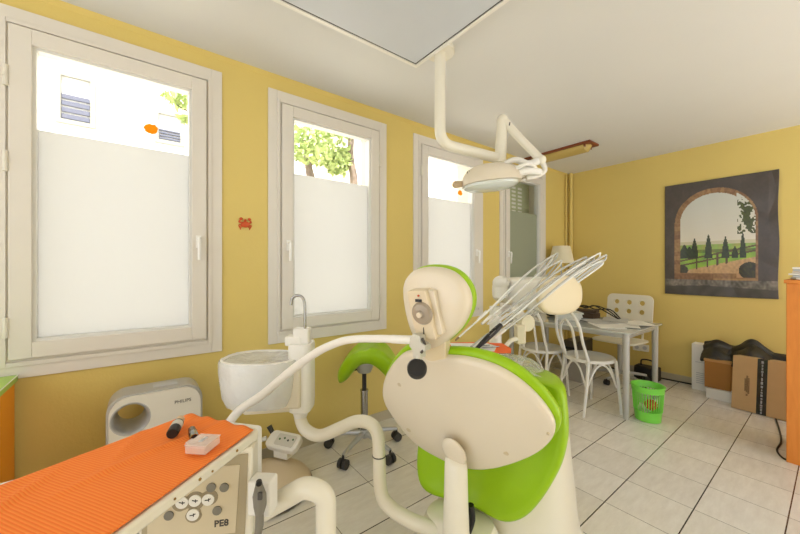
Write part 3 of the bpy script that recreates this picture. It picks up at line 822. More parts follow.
# ================================================================ FOOT CONTROL on the floor (behind the table)
fc = thing('foot_control', 'round beige foot control disc on the floor behind the instrument table', 'foot control', tuple(W(-.755, 1.90, 0)))
c0 = W(-.755, 1.90, 0)
bm = NB(); lathe(bm, [(0, .0), (.235, .0), (.25, .012), (.25, .03), (.235, .05), (.17, .085), (.08, .108), (0, .115)], Matrix.Translation(c0), 48); obj('disc_cover', bm, mat('foot_beige', (222, 204, 176), .5), fc)
bm = NB(); lathe(bm, [(.2505, .006), (.256, .008), (.256, .018), (.2505, .02)], Matrix.Translation(c0), 48); obj('rubber_rim', bm, M_dkgrey, fc)
hd = thing('scaler_unit', 'small white medical device with buttons resting on the beige disc', 'device', tuple(U(284, 440, 2.12)))
c1 = U(284, 444, 2.05); c1.z = .19
Mq = Matrix.Translation(c1) @ Matrix.Rotation(TH - .35, 4, 'Z') @ Matrix.Rotation(.55, 4, 'X')
bm = NB(); prism(bm, rrect(.22, .11, .035), -.025, .02, Mq); obj('device_body', bm, M_white, hd, bevel=.010)
bm = NB(); prism(bm, rrect(.13, .07, .01, cx=.02), .02, .024, Mq); obj('keypad', bm, mat('keypad_grey', (214, 210, 200), .5), hd)
for k in range(4):
    bm = NB(); prism(bm, circ(-.02 + .03 * k, .01 * (k % 2), .006, 10), .024, .027, Mq); obj('key', bm, mat('key_green', (96, 128, 84), .5) if k != 2 else M_dkgrey, hd)
bm = NB(); cyl(bm, Mq @ V((-.10, .03, .0)), Mq @ V((-.135, .055, .04)), .013, .016, seg=14); obj('black_socket', bm, M_black, hd)
bm = NB(); tube(bm, [Mq @ V((-.13, .0, .0)), Mq @ V((-.17, -.03, .0)), Mq @ V((-.20, -.09, -.02))], [.014, .012, .012], n=5); obj('lead', bm, M_white, hd)
bm = NB(); box(bm, c1 + V((0, 0, -.05)), (.10, .07, .07), rz=TH - .35); obj('device_stand', bm, M_white, hd, bevel=.004)

# ================================================================ SPITTOON UNIT
sp = thing('spittoon_unit', 'white dental spittoon with plastic wrapped bowl and tall chrome water spout', 'spittoon', tuple(W(-.47, 1.6, 0)))
cx_, dc_ = -.470, 1.62
bm = NB(); Msp = Matrix.Translation(W(cx_, dc_, 0)) @ Matrix.Rotation(TH, 4, 'Z')
loft(bm, [[Msp @ V((p[0] * s_, p[1] * s_, z_)) for p in rrect(.105, .13, .03)] for z_, s_ in ((.565, .75), (.575, .95), (.62, 1), (.875, 1.0), (.89, .96))]); obj('column', bm, M_white, sp)
# stepped spout mount
bm = NB(); box(bm, Msp @ V((-.035, 0, .90)), (.075, .07, .045), rz=TH); box(bm, Msp @ V((.002, 0, .915)), (.075, .06, .09), rz=TH); obj('spout_mount', bm, M_white, sp, bevel=.008)
bm = NB(); t0 = U(305, 332, 1.6); 
tube(bm, [t0 - V((0, 0, .03)), U(305, 318, 1.6), U(304.5, 303, 1.6), U(302, 297, 1.6), U(297, 295.5, 1.6), U(292.5, 298, 1.6), U(291, 305, 1.6)], .0065, seg=12, n=6); obj('chrome_spout', bm, M_chrome, sp)
# bowl + support
bc = W(-.655, 1.60, 0)
bm = NB(); Mb = Matrix.Translation(bc) @ Matrix.Rotation(TH, 4, 'Z') 
loft(bm, [superell(0, 0, z_, .175 * s_, .135 * s_, 2.4, 40, Mb) for z_, s_ in ((.625, .55), (.635, .8), (.70, .95), (.80, 1.0), (.825, 1.0), (.828, .96), (.80, .88), (.74, .6), (.72, .2))]); obj('bowl', bm, M_white, sp)
bm = NB(); loft(bm, [[Mb @ V((p[0], p[1], 0)) for p in []] ] , cap=False) if False else None
# wrinkled plastic wrap around the bowl
random.seed(11); rings = []
for z_, s_ in ((.605, .62), (.615, .86), (.66, .97), (.72, 1.02), (.78, 1.05), (.815, 1.05), (.824, 1.03), (.818, .95), (.826, .7), (.815, .4)):
    ring_ = superell(0, 0, z_, .175 * s_, .135 * s_, 2.4, 56, Mb)
    rings.append([p + V((random.uniform(-1, 1) * .0025, random.uniform(-1, 1) * .0025, random.uniform(-1, 1) * .0025)) for p in ring_])
bm = NB(); loft(bm, rings); obj('plastic_wrap', bm, M_wrap, sp)
bm = NB(); prism(bm, [(-.06, -.07), (.17, -.03), (.17, .05), (-.06, .06)], .575, .625, Mb); prism(bm, [(-.02, -.06), (.20, -.06), (.20, .06), (-.02, .06)], .60, .80, Mb); obj('bowl_bracket', bm, mat('bracket_cream', (226, 216, 194), .4), sp, bevel=.012)
# arm tube to the chair base
bm = NB()
pts = [U(300, 408, 1.62), U(300.5, 419, 1.62), U(306, 430, 1.60), U(320, 435.5, 1.57), U(340, 428, 1.54), U(356, 421.5, 1.52), U(370, 423.5, 1.50), U(377.5, 434, 1.48), U(379, 455, 1.46), U(381, 492, 1.40), U(391, 508, 1.36), U(409, 519.5, 1.33), U(432, 529, 1.31), U(450, 538, 1.31)]
tube(bm, pts, .028, seg=20, n=5); obj('arm_tube', bm, M_ivory, sp)
bm = NB(); q = U(379, 456, 1.457); cyl(bm, q, q + V((0, 0, .004)), .0292, seg=24); obj('joint_line', bm, M_dkgrey, sp)
bm = NB(); loft(bm, [superell(0, 0, z_, .048, .048, 2, 24, Matrix.Translation(U(300.5, 409, 1.62) * V((1, 1, 0)).x if False else Matrix.Translation(V((U(300.5, 409, 1.62).x, U(300.5, 409, 1.62).y, 0))))) if False else [V((U(300.5, 409, 1.62).x + r_ * math.cos(a), U(300.5, 409, 1.62).y + r_ * math.sin(a), z_)) for a in [2 * PI * k / 24 for k in range(24)]] for z_, r_ in ((.535, .030), (.55, .034), (.60, .036))]); obj('collar', bm, M_white, sp)

# ================================================================ STOOL
stc = W(-.245, 2.32, 0); 
st = thing('saddle_stool', 'lime green saddle stool with chrome post and casters by the window wall', 'stool', tuple(stc), TH)
def g_saddle(bm):
    nx, ny = 20, 16; top = []; bot = []
    for j in range(ny + 1):
        rt = []; rb = []
        for i in range(nx + 1):
            x_ = -1 + 2 * i / nx; y_ = -1 + 2 * j / ny
            # map square to disc
            X = x_ * math.sqrt(1 - y_ * y_ / 2); Y = y_ * math.sqrt(1 - x_ * x_ / 2)
            r_ = math.sqrt(X * X + Y * Y)
            px, py = X * .215 + .03, Y * .20
            arch = -.20 * abs(X) ** 2.3 + .025 * Y * Y
            th = .075 * math.sqrt(max(0, 1 - r_ ** 8)) + .014
            sl_ = -.20 * 2.3 * abs(X) ** 1.3 / .215 * (1 if X > 0 else -1); nl = math.sqrt(1 + sl_ * sl_); nx_, nz_ = -sl_ / nl, 1 / nl
            kk = .8 if X > 0 else .62
            px2 = px - nx_ * .02
            rt.append(bm.verts.new((px2 + nx_ * th * kk, py, .655 + arch + nz_ * th * kk))); rb.append(bm.verts.new((px2 - nx_ * th * .5, py * .99, .655 + arch - nz_ * th * .5)))
        top.append(rt); bot.append(rb)
    for j in range(ny):
        for i in range(nx):
            bm.faces.new((top[j][i], top[j][i + 1], top[j + 1][i + 1], top[j + 1][i])); bm.faces.new((bot[j][i], bot[j + 1][i], bot[j + 1][i + 1], bot[j][i + 1]))
    for j in range(ny):
        for i in (0, nx): bm.faces.new((top[j][i], top[j + 1][i], bot[j + 1][i], bot[j][i]))
    for i in range(nx):
        for j in (0, ny): bm.faces.new((top[j][i], top[j][i + 1], bot[j][i + 1], bot[j][i]))
bm = NB(); g_saddle(bm); obj('saddle_seat', bm, M_lime, st, local=True, sub=1)
bm = NB(); cyl(bm, (0, 0, .53), (0, 0, .60), .045, .075); box(bm, (0, 0, .605), (.15, .15, .02)); obj('seat_plate', bm, M_alu, st, local=True, bevel=.003)
bm = NB(); tube(bm, [(0, 0, .56), (-.05, -.03, .555), (-.09, -.04, .545)], .005, seg=8, n=4); obj('lever', bm, M_black, st, local=True)
bm = NB(); cyl(bm, (0, 0, .10), (0, 0, .40), .025); cyl(bm, (0, 0, .40), (0, 0, .41), .028); obj('gas_post', bm, M_chrome, st, local=True)
bm = NB(); cyl(bm, (0, 0, .40), (0, 0, .54), .015); obj('piston', bm, M_black, st, local=True)
for k in range(5):
    a = 2 * PI * k / 5 + .5; dx, dy = math.cos(a), math.sin(a)
    bm = NB(); tube(bm, [(dx * .02, dy * .02, .115), (dx * .13, dy * .13, .105), (dx * .25, dy * .25, .085)], [.02, .016, .012], seg=10, n=3); lg = obj('leg', bm, M_alu, st, local=True)
    bm = NB(); q = V((dx * .25, dy * .25, 0)); s = V((-dy, dx, 0)); cyl(bm, q + V((0, 0, .03)) - s * .028, q + V((0, 0, .03)) - s * .007, .03); cyl(bm, q + V((0, 0, .03)) + s * .007, q + V((0, 0, .03)) + s * .028, .03)
    cyl(bm, q + V((0, 0, .03)), q + V((0, 0, .085)), .008); c_ = obj('caster', bm, M_rubber, lg, local=True)
    ROOT[c_.name] = ROOT[st.name]
bm = NB(); cyl(bm, (0, 0, .09), (0, 0, .14), .035, .03); obj('hub', bm, M_alu, st, local=True)

# ================================================================ DENTAL CHAIR
yaw = math.radians(35)
cf = F * math.cos(yaw) + R * math.sin(yaw); cr = R * math.cos(yaw) - F * math.sin(yaw)
CO = W(.311, 1.30, 0)
def K(x, y, z): return CO + cr * x + cf * y + V((0, 0, z))
dc = thing('dental_chair', 'lime green dental patient chair with cream back shell seen from behind', 'dental chair', tuple(K(0, .2, 0)))
# --- bucket seat
sn = -cf
def onseat(px, py): return onplane(px, py, K(0, 0, 0), sn)
seat_px = [(418, 440), (415.5, 455), (415.5, 470), (417, 482), (421, 490), (428, 495.5), (438, 499), (452, 502), (468, 506), (482, 514), (494, 521.5), (504, 524.5), (514, 523.5), (524, 519), (534, 509.5), (543, 497), (552, 482), (559, 468), (564, 450), (565.5, 432), (564, 415), (562.5, 400), (561, 388)]
poly = [onseat(*p) for p in seat_px]
loc = [((p - CO).dot(cr), p.z) for p in poly] + [(.22, .845), (0, .85), (-.20, .83), (-.28, .78), (-.295, .64)]
mx_ = sum(p[0] for p in loc) / len(loc); mz_ = .60
def seatring(y, s, dz=0.0): return [K(mx_ + (p[0] - mx_) * s, y, (mz_ + (p[1] - mz_) * s + dz) if p[1] < mz_ else p[1] + dz - (1 - s) * .05) for p in loc]
def densify(ring_, n=3): return ring_
bm = NB(); loft(bm, [seatring(.03, .80), seatring(.005, .90), seatring(-.0, .99), seatring(.03, 1.035), seatring(.10, .99), seatring(.24, .82, -.015), seatring(.34, .68, -.03), seatring(.44, .54, -.05), seatring(.48, .42, -.08)])
obj('seat_cushion', bm, M_lime, dc, sub=1, angle=180)
# legrest
bm = NB(); loft(bm, [[K(p[0] + .02, y_, p[1] + z_) for p in rrect(w_, .12, .05)] for y_, z_, w_ in ((.42, .66, .34), (.6, .60, .32), (.74, .52, .30), (.80, .48, .24))]); obj('leg_rest', bm, M_lime, dc)
# --- clear cover over the knee part
random.seed(21)
bm = NB(); nx, ny = 26, 20; g = []
for j in range(ny + 1):
    row = []
    for i in range(nx + 1):
        u = i / nx; v = j / ny
        y_ = .06 + .42 * v; x_ = (-1 + 2 * u) * (.27 - .15 * v)
        zt = .862 - .06 * abs(2 * u - 1) ** 4 - .045 * v * v - .01 * v
        cr_ = random.uniform(-1, 1) * .008
        row.append(bm.verts.new(K(x_, y_, zt + cr_)))
    g.append(row)
for j in range(ny):
    for i in range(nx): bm.faces.new((g[j][i], g[j][i + 1], g[j + 1][i + 1], g[j + 1][i]))
o = obj('clear_cover', bm, M_wrap2, dc, angle=20); sd = o.modifiers.new('t', 'SOLIDIFY'); sd.thickness = .001
# elastic edge of the cover
bm = NB(); ep = []
for k in range(40):
    t = k / 39; p_ = K(.272 - .15 * (1 - t), .06 + .42 * (1 - t), .808 - .05 * (1 - t))
    ep.append(p_ + V((random.uniform(-1, 1) * .004, random.uniform(-1, 1) * .004, random.uniform(-1, 1) * .006)))
tube(bm, ep, .006, seg=6, n=2); obj('cover_hem', bm, M_wrap, dc)
# --- backrest
BO = K(0, -.24, .81); upb = (V((0, 0, 1)) - cf * .50).normalized(); bn = cr.cross(upb).normalized()
if bn.dot(cf) > 0: bn = -bn       # outward (towards the viewer)
def onback(px, py): 
    p = onplane(px, py, BO, bn) - BO
    return p.dot(cr), p.dot(upb)
bpx = [(430, 358), (420, 353), (409, 351.5), (401, 355), (393, 364), (387, 374), (383.5, 384), (383, 394), (386, 404), (393, 415), (402, 428), (413, 440), (425, 449), (438, 456), (452, 463), (468, 467.5), (482, 468.5), (498, 466.5), (515, 461.5), (530, 455.5), (543, 448), (552, 438.5), (555.5, 428), (553, 419), (546, 408), (536, 396), (524, 385), (512, 376), (498, 368), (482, 362), (464, 358), (448, 357)]
bl2 = [onback(*p) for p in bpx]
bl2 = [(p.x, p.y) for p in roundcorners([V((x_, y_, 0)) for x_, y_ in bl2], .02, 2)]
bcx = sum(p[0] for p in bl2) / len(bl2); bcy = sum(p[1] for p in bl2) / len(bl2)
def bring(s, off, dx=0, dy=0, bow=0.10):
    out = []
    for x_, y_ in bl2:
        X = bcx + (x_ - bcx) * s + dx; Y = bcy + (y_ - bcy) * s + dy
        out.append(BO + cr * X + upb * Y + bn * (off))
    return out
bm = NB(); loft(bm, [bring(1.0, -.012), bring(1.005, .0), bring(.99, .008), bring(.95, .013), bring(.6, .018), bring(.25, .021)]); shell = obj('back_shell', bm, M_cream, dc, angle=60)
bm = NB(); loft(bm, [bring(.98, -.013, .003, .003), bring(1.02, -.016, .003, .004), bring(1.035, -.026, .003, .005), bring(1.03, -.04, .003, .005), bring(.98, -.052, .003, .005), bring(.85, -.06, .003, .005)]); obj('back_cushion', bm, M_lime, dc, angle=60)
# two raised ridges running down the shell
for (x0, y0, x1, y1) in ((412, 374, 426, 436), (472, 374, 488, 450)):
    a1 = onback(x0, y0); a2 = onback(x1, y1); bm = NB()
    P = []
    for k in range(9):
        t = k / 8; P.append(BO + cr * (a1[0] + (a2[0] - a1[0]) * t + .02 * math.sin(PI * t)) + upb * (a1[1] + (a2[1] - a1[1]) * t) + bn * .0085)
    tube(bm, P, [.002, .008, .0105, .009, .002], seg=10, n=2); obj('shell_ridge', bm, M_cream, dc)
for (px, py) in ((402, 382), (410.5, 427), (492, 396), (507, 449), (549, 429.5)):
    x_, y_ = onback(px, py); q = BO + cr * x_ + upb * y_ + bn * .012
    bm = NB(); cyl(bm, q, q + bn * (.0035 if px != 549 else .005), .010 if px != 549 else .004, seg=16); cyl(bm, q + bn * .0035, q + bn * .005, .006 if px != 549 else .003, seg=12); obj('screw_cap', bm, mat('screw_cream', (206, 190, 158), .5), dc)
# hinge post
bm = NB()
pa = onplane(455, 452, BO + bn * .03, bn); 
loft(bm, [[p + cr * (r_ * 1.05 * math.cos(a)) + cf * (r_ * math.sin(a)) for a in [2 * PI * k / 24 for k in range(24)]] for p, r_ in ((U(455, 456, 1.16), .024), (U(455.5, 460, 1.155), .034), (U(456, 466, 1.15), .037), (U(456, 500, 1.16), .040), (U(456, 530, 1.17), .044), (U(457, 560, 1.18), .05), (U(457, 600, 1.18), .055))])
obj('hinge_post', bm, M_ivory, dc)
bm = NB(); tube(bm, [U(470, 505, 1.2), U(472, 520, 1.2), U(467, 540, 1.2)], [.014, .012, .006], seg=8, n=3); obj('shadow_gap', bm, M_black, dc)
bm = NB(); q = U(454, 452, 1.135); sphere(bm, (0, 0, 0), 1, basis(q, cr, upb), sc=(.044, .062, .015)); obj('hinge_boss', bm, M_cream, dc)
# base shell
bm = NB(); BC = K(-.01, .33, 0); Mbs = Matrix.Translation(BC) @ Matrix.Rotation(math.atan2(cr.y, cr.x), 4, 'Z')
loft(bm, [superell(0, 0, z_, a_, b_, 2.8, 48, Mbs) for z_, a_, b_ in ((0, .33, .29), (.03, .335, .295), (.05, .315, .275), (.15, .298, .25), (.30, .285, .235), (.42, .272, .22), (.52, .265, .20))]); obj('base_shell', bm, M_ivory, dc)
bm = NB(); Mbs2 = Matrix.Translation(K(-.08, -.02, 0)) @ Matrix.Rotation(math.atan2(cr.y, cr.x), 4, 'Z')
loft(bm, [superell(0, 0, z_, a_, b_, 3, 36, Mbs2) for z_, a_, b_ in ((0, .17, .16), (.10, .165, .14), (.22, .15, .10), (.265, .13, .08), (.275, .10, .06))]); obj('hinge_housing', bm, M_ivory, dc)
# --- headrest
HO = K(0, -.348, 1.118); uph = (V((0, 0, 1)) - cf * .18).normalized(); hn = cr.cross(uph).normalized()
if hn.dot(cf) > 0: hn = -hn
hpx = [(404, 298), (403.5, 287), (406, 278), (412, 271), (421, 268), (432, 267.5), (443, 269), (453, 273), (461, 280), (467, 289), (470, 299), (469.5, 310), (466, 320), (460, 330), (451, 339), (442, 346), (432, 349), (424, 348), (417, 342), (411, 330), (406.5, 314)]
def pl2(px, py): p = onplane(px, py, HO, hn) - HO; return V((p.dot(cr), p.dot(uph), 0))
hl = [pl2(*p) for p in hpx]; hl = [(p.x, p.y) for p in roundcorners(hl + [hl[0]], .02, 2)[:-1]]
hx = sum(p[0] for p in hl) / len(hl); hyy = sum(p[1] for p in hl) / len(hl)
def hring(s, off, dx=0, dy=0): return [HO + cr * (hx + (x_ - hx) * s + dx) + uph * (hyy + (y_ - hyy) * s + dy) + hn * off for x_, y_ in hl]
bm = NB(); loft(bm, [hring(1.0, -.02), hring(1.0, -.005), hring(.97, .008), hring(.88, .018), hring(.6, .024), hring(.3, .026)]); hsh = obj('headrest_shell', bm, M_cream, dc, angle=60)
bm = NB(); loft(bm, [hring(.98, -.021, .001, .001), hring(1.0, -.024, .001, .001), hring(1.02, -.034, .001, .001), hring(1.01, -.047, .001, .001), hring(.95, -.060, .001, .001), hring(.7, -.070, 0, 0)]); obj('headrest_cushion', bm, M_lime, dc, angle=60)
# headrest mechanism: tapered block, lock knob, neck
Mm = basis(HO + hn * .024, cr, uph)
if (Mm.to_3x3() @ V((0, 0, 1))).dot(hn) < 0: zs = -1
else: zs = 1
def H2(px, py): p = onplane(px, py, HO + hn * .042, hn) - HO; return (p.dot(cr), p.dot(uph))
bm = NB(); prism(bm, [H2(410, 290), H2(428, 289), H2(431, 300), H2(437, 330), H2(439, 338), H2(420, 337), H2(414, 315)], zs * -.01, zs * .036, Mm); obj('headrest_bracket', bm, mat('bracket_ivory', (224, 208, 178), .4), dc, smooth=False, bevel=.004)
bm = NB(); prism(bm, [H2(428, 290), H2(434, 291), H2(443, 334), H2(437, 336)], zs * -.01, zs * .020, Mm); obj('bracket_flange', bm, M_cream, dc, smooth=False, bevel=.003)
kq = Mm @ V((*H2(425.5, 311.5), zs * .036)); 
bm = NB(); lathe(bm, [(0, .016), (.010, .016), (.012, .012), (.028, .010), (.033, .004), (.034, 0), (0, 0)], basis(kq, cr, uph) if zs > 0 else frame_from(kq, kq + hn), 28); kn = obj('lock_knob', bm, mat('knob_taupe', (160, 146, 126), .3, coat=.4), dc)
bm = NB(); cyl(bm, kq + hn * .014, kq + hn * .021, .008); obj('knob_button', bm, M_cream, kn)
bm = NB(); q = Mm @ V((*H2(422, 299), zs * .036)); box(bm, q, (.020, .008, .008), rz=math.atan2(cr.y, cr.x)); obj('slot', bm, M_black, dc)
bm = NB(); q = Mm @ V((*H2(422, 294), zs * .037)); cyl(bm, q, q + hn * .003, .003); obj('screw', bm, M_red, dc)
bm = NB(); q = Mm @ V((*H2(427, 329), zs * .037)); box(bm, q, (.002, .004, .022), rz=math.atan2(cr.y, cr.x)); obj('slot', bm, M_dkgrey, dc)
# neck post down into the back shell
NA = U(438, 334, 1.035); NBt = U(437, 361, 1.06)
bm = NB(); loft(bm, [[p + cr * (w_ * sx) + cf * (.016 * sy) for sx, sy in ((-1, -1), (1, -1), (1, 1), (-1, 1))] for p, w_ in ((NA, .035), (NA * .4 + NBt * .6, .036), (NBt, .037))]); obj('neck_post', bm, mat('neck_cream', (234, 218, 184), .35), dc, smooth=False, bevel=.004)
bm = NB(); q = U(448.5, 360, 1.045); box(bm, q, (.008, .012, .014), rz=math.atan2(cr.y, cr.x)); obj('neck_gasket', bm, M_black, dc)

# ================================================================ ASSISTANT ARM (slim hose arm ending in a clamp at the neck of the chair)
aa = thing('suction_arm', 'slim white curved suction arm ending in a grey clamp with black knob', 'dental arm', tuple(U(240, 418, 1.35)))
bm = NB()
pts = [U(228, 424, 1.40), U(240, 410, 1.37), U(262, 395, 1.33), U(280, 380, 1.28), U(297, 366, 1.24), U(319, 351, 1.18), U(339, 342.2, 1.13), U(355, 339.2, 1.09), U(375, 338.7, 1.05), U(393, 339, 1.01)]
tube(bm, pts, [.018, .017, .016, .014, .012, .012], seg=16, n=5); obj('curved_tube', bm, M_white, aa)
bm = NB(); tube(bm, [U(392, 339, 1.012), U(402, 339.5, 1.0), U(416, 340, .985)], [.013, .013, .013], seg=14, n=2); obj('end_sleeve', bm, M_white, aa)
bm = NB(); q = U(419, 345, .975)
Mcl = Matrix.Translation(q) @ Matrix.Rotation(math.atan2(cr.y, cr.x), 4, 'Z')
prism(bm, [(-.022, .02), (-.012, .034), (.012, .03), (.014, .012), (.030, .004), (.028, -.012), (.012, -.014), (.014, -.034), (-.012, -.036), (-.016, -.012), (-.026, -.004)], -.018, .014, Mcl @ Matrix.Rotation(PI / 2, 4, 'X'))
cyl(bm, U(419, 352, .975), U(417.5, 366, .965), .011, .013)
obj('clamp', bm, mat('clamp_grey', (196, 194, 180), .35, metal=.2), aa, smooth=False, bevel=.002)
bm = NB(); q = U(417, 368.5, .955); 
Mk = frame_from(q, q + (CAMP - q).normalized() * .1 + V((0, 0, .04))); lathe(bm, [(0, -.014), (.024, -.014), (.028, -.010), (.028, .006), (.024, .012), (0, .014)], Mk, 28); obj('black_knob', bm, M_black, aa)
bm = NB(); tube(bm, [U(422, 338, .96), U(425, 346, .955), U(421, 353, .955)], .004, seg=8, n=4); obj('clamp_lever', bm, M_dkgrey, aa)

# ================================================================ INSTRUMENT DELIVERY UNIT WITH HOSES
du = thing('delivery_unit', 'ivory dental delivery cart with round end cap carrying the hose whips', 'dental unit', tuple(W(.66, 2.32, 0)))
DQ = 2.32
bm = NB(); cyl(bm, W(.655, DQ, .03), W(.655, DQ, .98), .045, .04, seg=24); obj('column', bm, M_white, du)
bm = NB(); lathe(bm, [(0, 0), (.19, 0), (.2, .015), (.18, .035), (.06, .05), (0, .05)], Matrix.Translation(W(.655, DQ, 0)), 36); obj('foot_plate', bm, M_white, du)
c1 = U(559, 295, 2.12); c2 = W(.80, 2.58, 1.07)
axd = (c1 - c2); axd.z = 0; axd.normalize(); sdv = V((0, 0, 1)).cross(axd)
def crring(t, hw, hh, cz=0, e=3.2):
    c = c2 + axd * t; c.z = 1.075 + cz
    return [c + sdv * (hw * math.copysign(abs(math.cos(a)) ** (2 / e), math.cos(a))) + V((0, 0, hh * math.copysign(abs(math.sin(a)) ** (2 / e), math.sin(a)))) for a in [2 * PI * k / 36 for k in range(36)]]
LN = (c1 - c2).to_2d().length
bm = NB(); loft(bm, [crring(-.02, .08, .06), crring(0, .12, .09), crring(LN * .35, .135, .105), crring(LN * .8, .165, .112), crring(LN - .012, .18, .118)]); obj('console_body', bm, M_white, du, angle=70)
bm = NB(); loft(bm, [crring(LN - .012, .180, .118, 0, 2.5), crring(LN, .188, .124, 0, 2.5), crring(LN + .018, .186, .122, 0, 2.5), crring(LN + .028, .16, .105, 0, 2.5), crring(LN + .031, .05, .05, 0, 2.6)]); obj('end_cap', bm, mat('cap_cream', (238, 224, 190), .45), du, angle=70)
bm = NB(); q = U(501, 283, 2.35); sphere(bm, q, .058, sc=(1, 1, .9)); cyl(bm, q, q - V((0, 0, .10)), .05, .05); obj('rounded_lid', bm, M_white, du)
# joint disc, block and arm towards the tray
bm = NB(); q = U(527, 323, 2.02); v_ = (R * .35 - F).normalized(); cyl(bm, q - v_ * .03, q + v_ * .012, .050, seg=32); obj('joint_disc', bm, mat('disc_cream', (220, 212, 182), .45), du, bevel=.005)
bm = NB(); q = U(520, 334, 1.99); box(bm, q, (.055, .05, .11), rz=TH); obj('joint_block', bm, mat('block_cream', (232, 222, 196), .4), du, bevel=.008)
bm = NB(); tube(bm, [U(520, 339, 1.99), U(512, 340, 1.95), U(505, 347, 1.88), U(498, 355, 1.80), U(488, 360, 1.74)], .013, seg=14, n=5); obj('tray_arm', bm, M_ivory, du)
bm = NB(); tube(bm, [U(527, 323, 2.05), U(520, 315, 2.15), U(515, 308, 2.25)], .03, n=3); obj('joint_neck', bm, M_white, du)
# tray
trc = U(478, 350, 1.72); trc.z = .835
trx = thing('instrument_tray', 'white oval instrument tray lined with orange paper behind the chair headrest', 'tray', tuple(trc), TH)
bm = NB(); loft(bm, [superell(0, 0, z_, a_, b_, 3, 40) for z_, a_, b_ in ((-.028, .10, .06), (-.024, .12, .08), (-.004, .145, .11), (0, .15, .115), (.004, .147, .112), (0.0, .135, .10), (-.002, .05, .05))]); obj('tray_dish', bm, M_ivory, trx, local=True)
bm = NB(); prism(bm, [(-.15, -.105), (-.05, -.112), (.13, -.115), (.160, -.03), (.152, .09), (.02, .118), (-.12, .11), (-.155, .03)], .005, .0065); obj('orange_liner', bm, mat('liner_orange', (250, 110, 40), .7), trx, local=True, smooth=False)
bm = NB(); prism(bm, [(-.14, -.075), (.06, -.085), (.10, .02), (.07, .085), (-.13, .09)], .0068, .008); obj('white_tissue', bm, M_paper, trx, local=True, smooth=False)
for k, (x_, y_) in enumerate(((-.05, -.03), (.02, .01), (.06, -.02))):
    bm = NB(); cyl(bm, (x_ - .04, y_, .0125), (x_ + .05, y_ + .02, .0125), .003, seg=8)
    o = obj('probe', bm, M_chrome); o.location = V(o.location)
    bm2 = None
    o.location = trc + Matrix.Rotation(TH, 3, 'Z') @ V((x_, y_, 0)) + V((0, 0, .0095))
    o.rotation_euler = (0, 0, TH)
    tag(o, ['steel probe lying at the left on the white tissue of the tray', 'steel probe lying in the middle on the white tissue of the tray', 'steel probe lying at the right on the white tissue of the tray'][k], 'dental instrument', 'probes on the tray')

# hose whips
M_hose = mat('hose_grey', (200, 200, 194), .35, coat=.4)
M_hose2 = mat('hose_white', (236, 236, 230), .35, coat=.4)
whips = [  # bottom end, mid sag, tip, console end, thickness
    ((458, 338, 1.70), (505, 290, 1.95), (551, 257, 2.2), (512, 306, 2.3), .0048, 1),
    ((480, 318, 1.80), (512, 285, 2.0), (556, 254, 2.22), (518, 304, 2.3), .0054, 0),
    ((484, 322, 1.85), (520, 288, 2.0), (560, 261, 2.22), (522, 305, 2.3), .0048, 1),
    ((471, 347, 1.70), (525, 293, 1.95), (592, 257, 2.15), (524, 309, 2.22), .0064, 0),
    ((476, 346, 1.70), (534, 292, 1.95), (598, 254, 2.15), (528, 311, 2.2), .0048, 1),
    ((497, 336, 1.80), (545, 292, 1.98), (604, 256, 2.15), (531, 313, 2.18), .0060, 0),
    ((503, 330, 1.85), (550, 297, 2.0), (601, 261, 2.15), (534, 315, 2.16), .0060, 1),
    ((500, 320, 1.90), (540, 290, 2.0), (588, 262, 2.17), (526, 318, 2.2), .0060, 1),
    ((490, 322, 1.88), (530, 284, 2.0), (584, 258, 2.19), (520, 312, 2.26), .0070, 0)]
wl = ['leftmost thin hose whip with brown tip above the instrument tray', 'white hose whip second from the left, looping over the console', 'third hose whip from the left, ending beside the console lid', 'thick hose whip carrying the black handpiece', 'hose whip just right of the black handpiece', 'white hose whip second from the right', 'rightmost white hose whip ending at the joint disc', 'short white hose whip ending just above the joint disc', 'grey hose whip in the middle of the fan of hoses']
for (a, m_, t, e, r_, w_), lab in zip(whips, wl):
    th_ = thing('hose_whip', lab, 'hose', tuple(U(*e)), 0, 'instrument hose whips')
    A_, T_, E_ = U(*a), U(*t), U(*e)
    M1 = (A_ + T_) / 2 + V((0, 0, .022))
    bm = NB()
    dirn = (T_ - M1).normalized()
    tube(bm, [A_, A_ * .5 + M1 * .5 + V((0, 0, -.008)), M1, M1 * .5 + T_ * .5 + V((0, 0, .014)), T_ , T_ + dirn * .018 - V((0, 0, .012)), T_ - V((0, 0, .030)) - dirn * .01, T_ * .65 + E_ * .35 - V((0, 0, .016)), T_ * .3 + E_ * .7 - V((0, 0, .008)), E_], r_, seg=10, n=6)
    obj('hose', bm, M_hose2 if w_ else M_hose, th_)
    bm = NB(); tube(bm, [E_ - V((0, 0, .0)), E_ * .4 + T_ * .6 + V((0, 0, .004)), T_ + V((0, 0, .004))], [.009, .006, .004], seg=8, n=4); obj('spring_rod', bm, M_hose if w_ else M_hose2, th_)
    bm = NB(); d0 = (A_ - M1).normalized()
    if lab.startswith('leftmost'):
        cyl(bm, A_ - d0 * .005, A_ + d0 * .02, .006, .004, seg=12); obj('brown_tip', bm, mat('tip_brown', (150, 120, 88), .5), th_)
    elif 'carrying the black' in lab:
        bm.free()
    else:
        cyl(bm, A_ - d0 * .06, A_ + d0 * .02, .010, .007, seg=14); obj('handpiece', bm, M_white, th_)
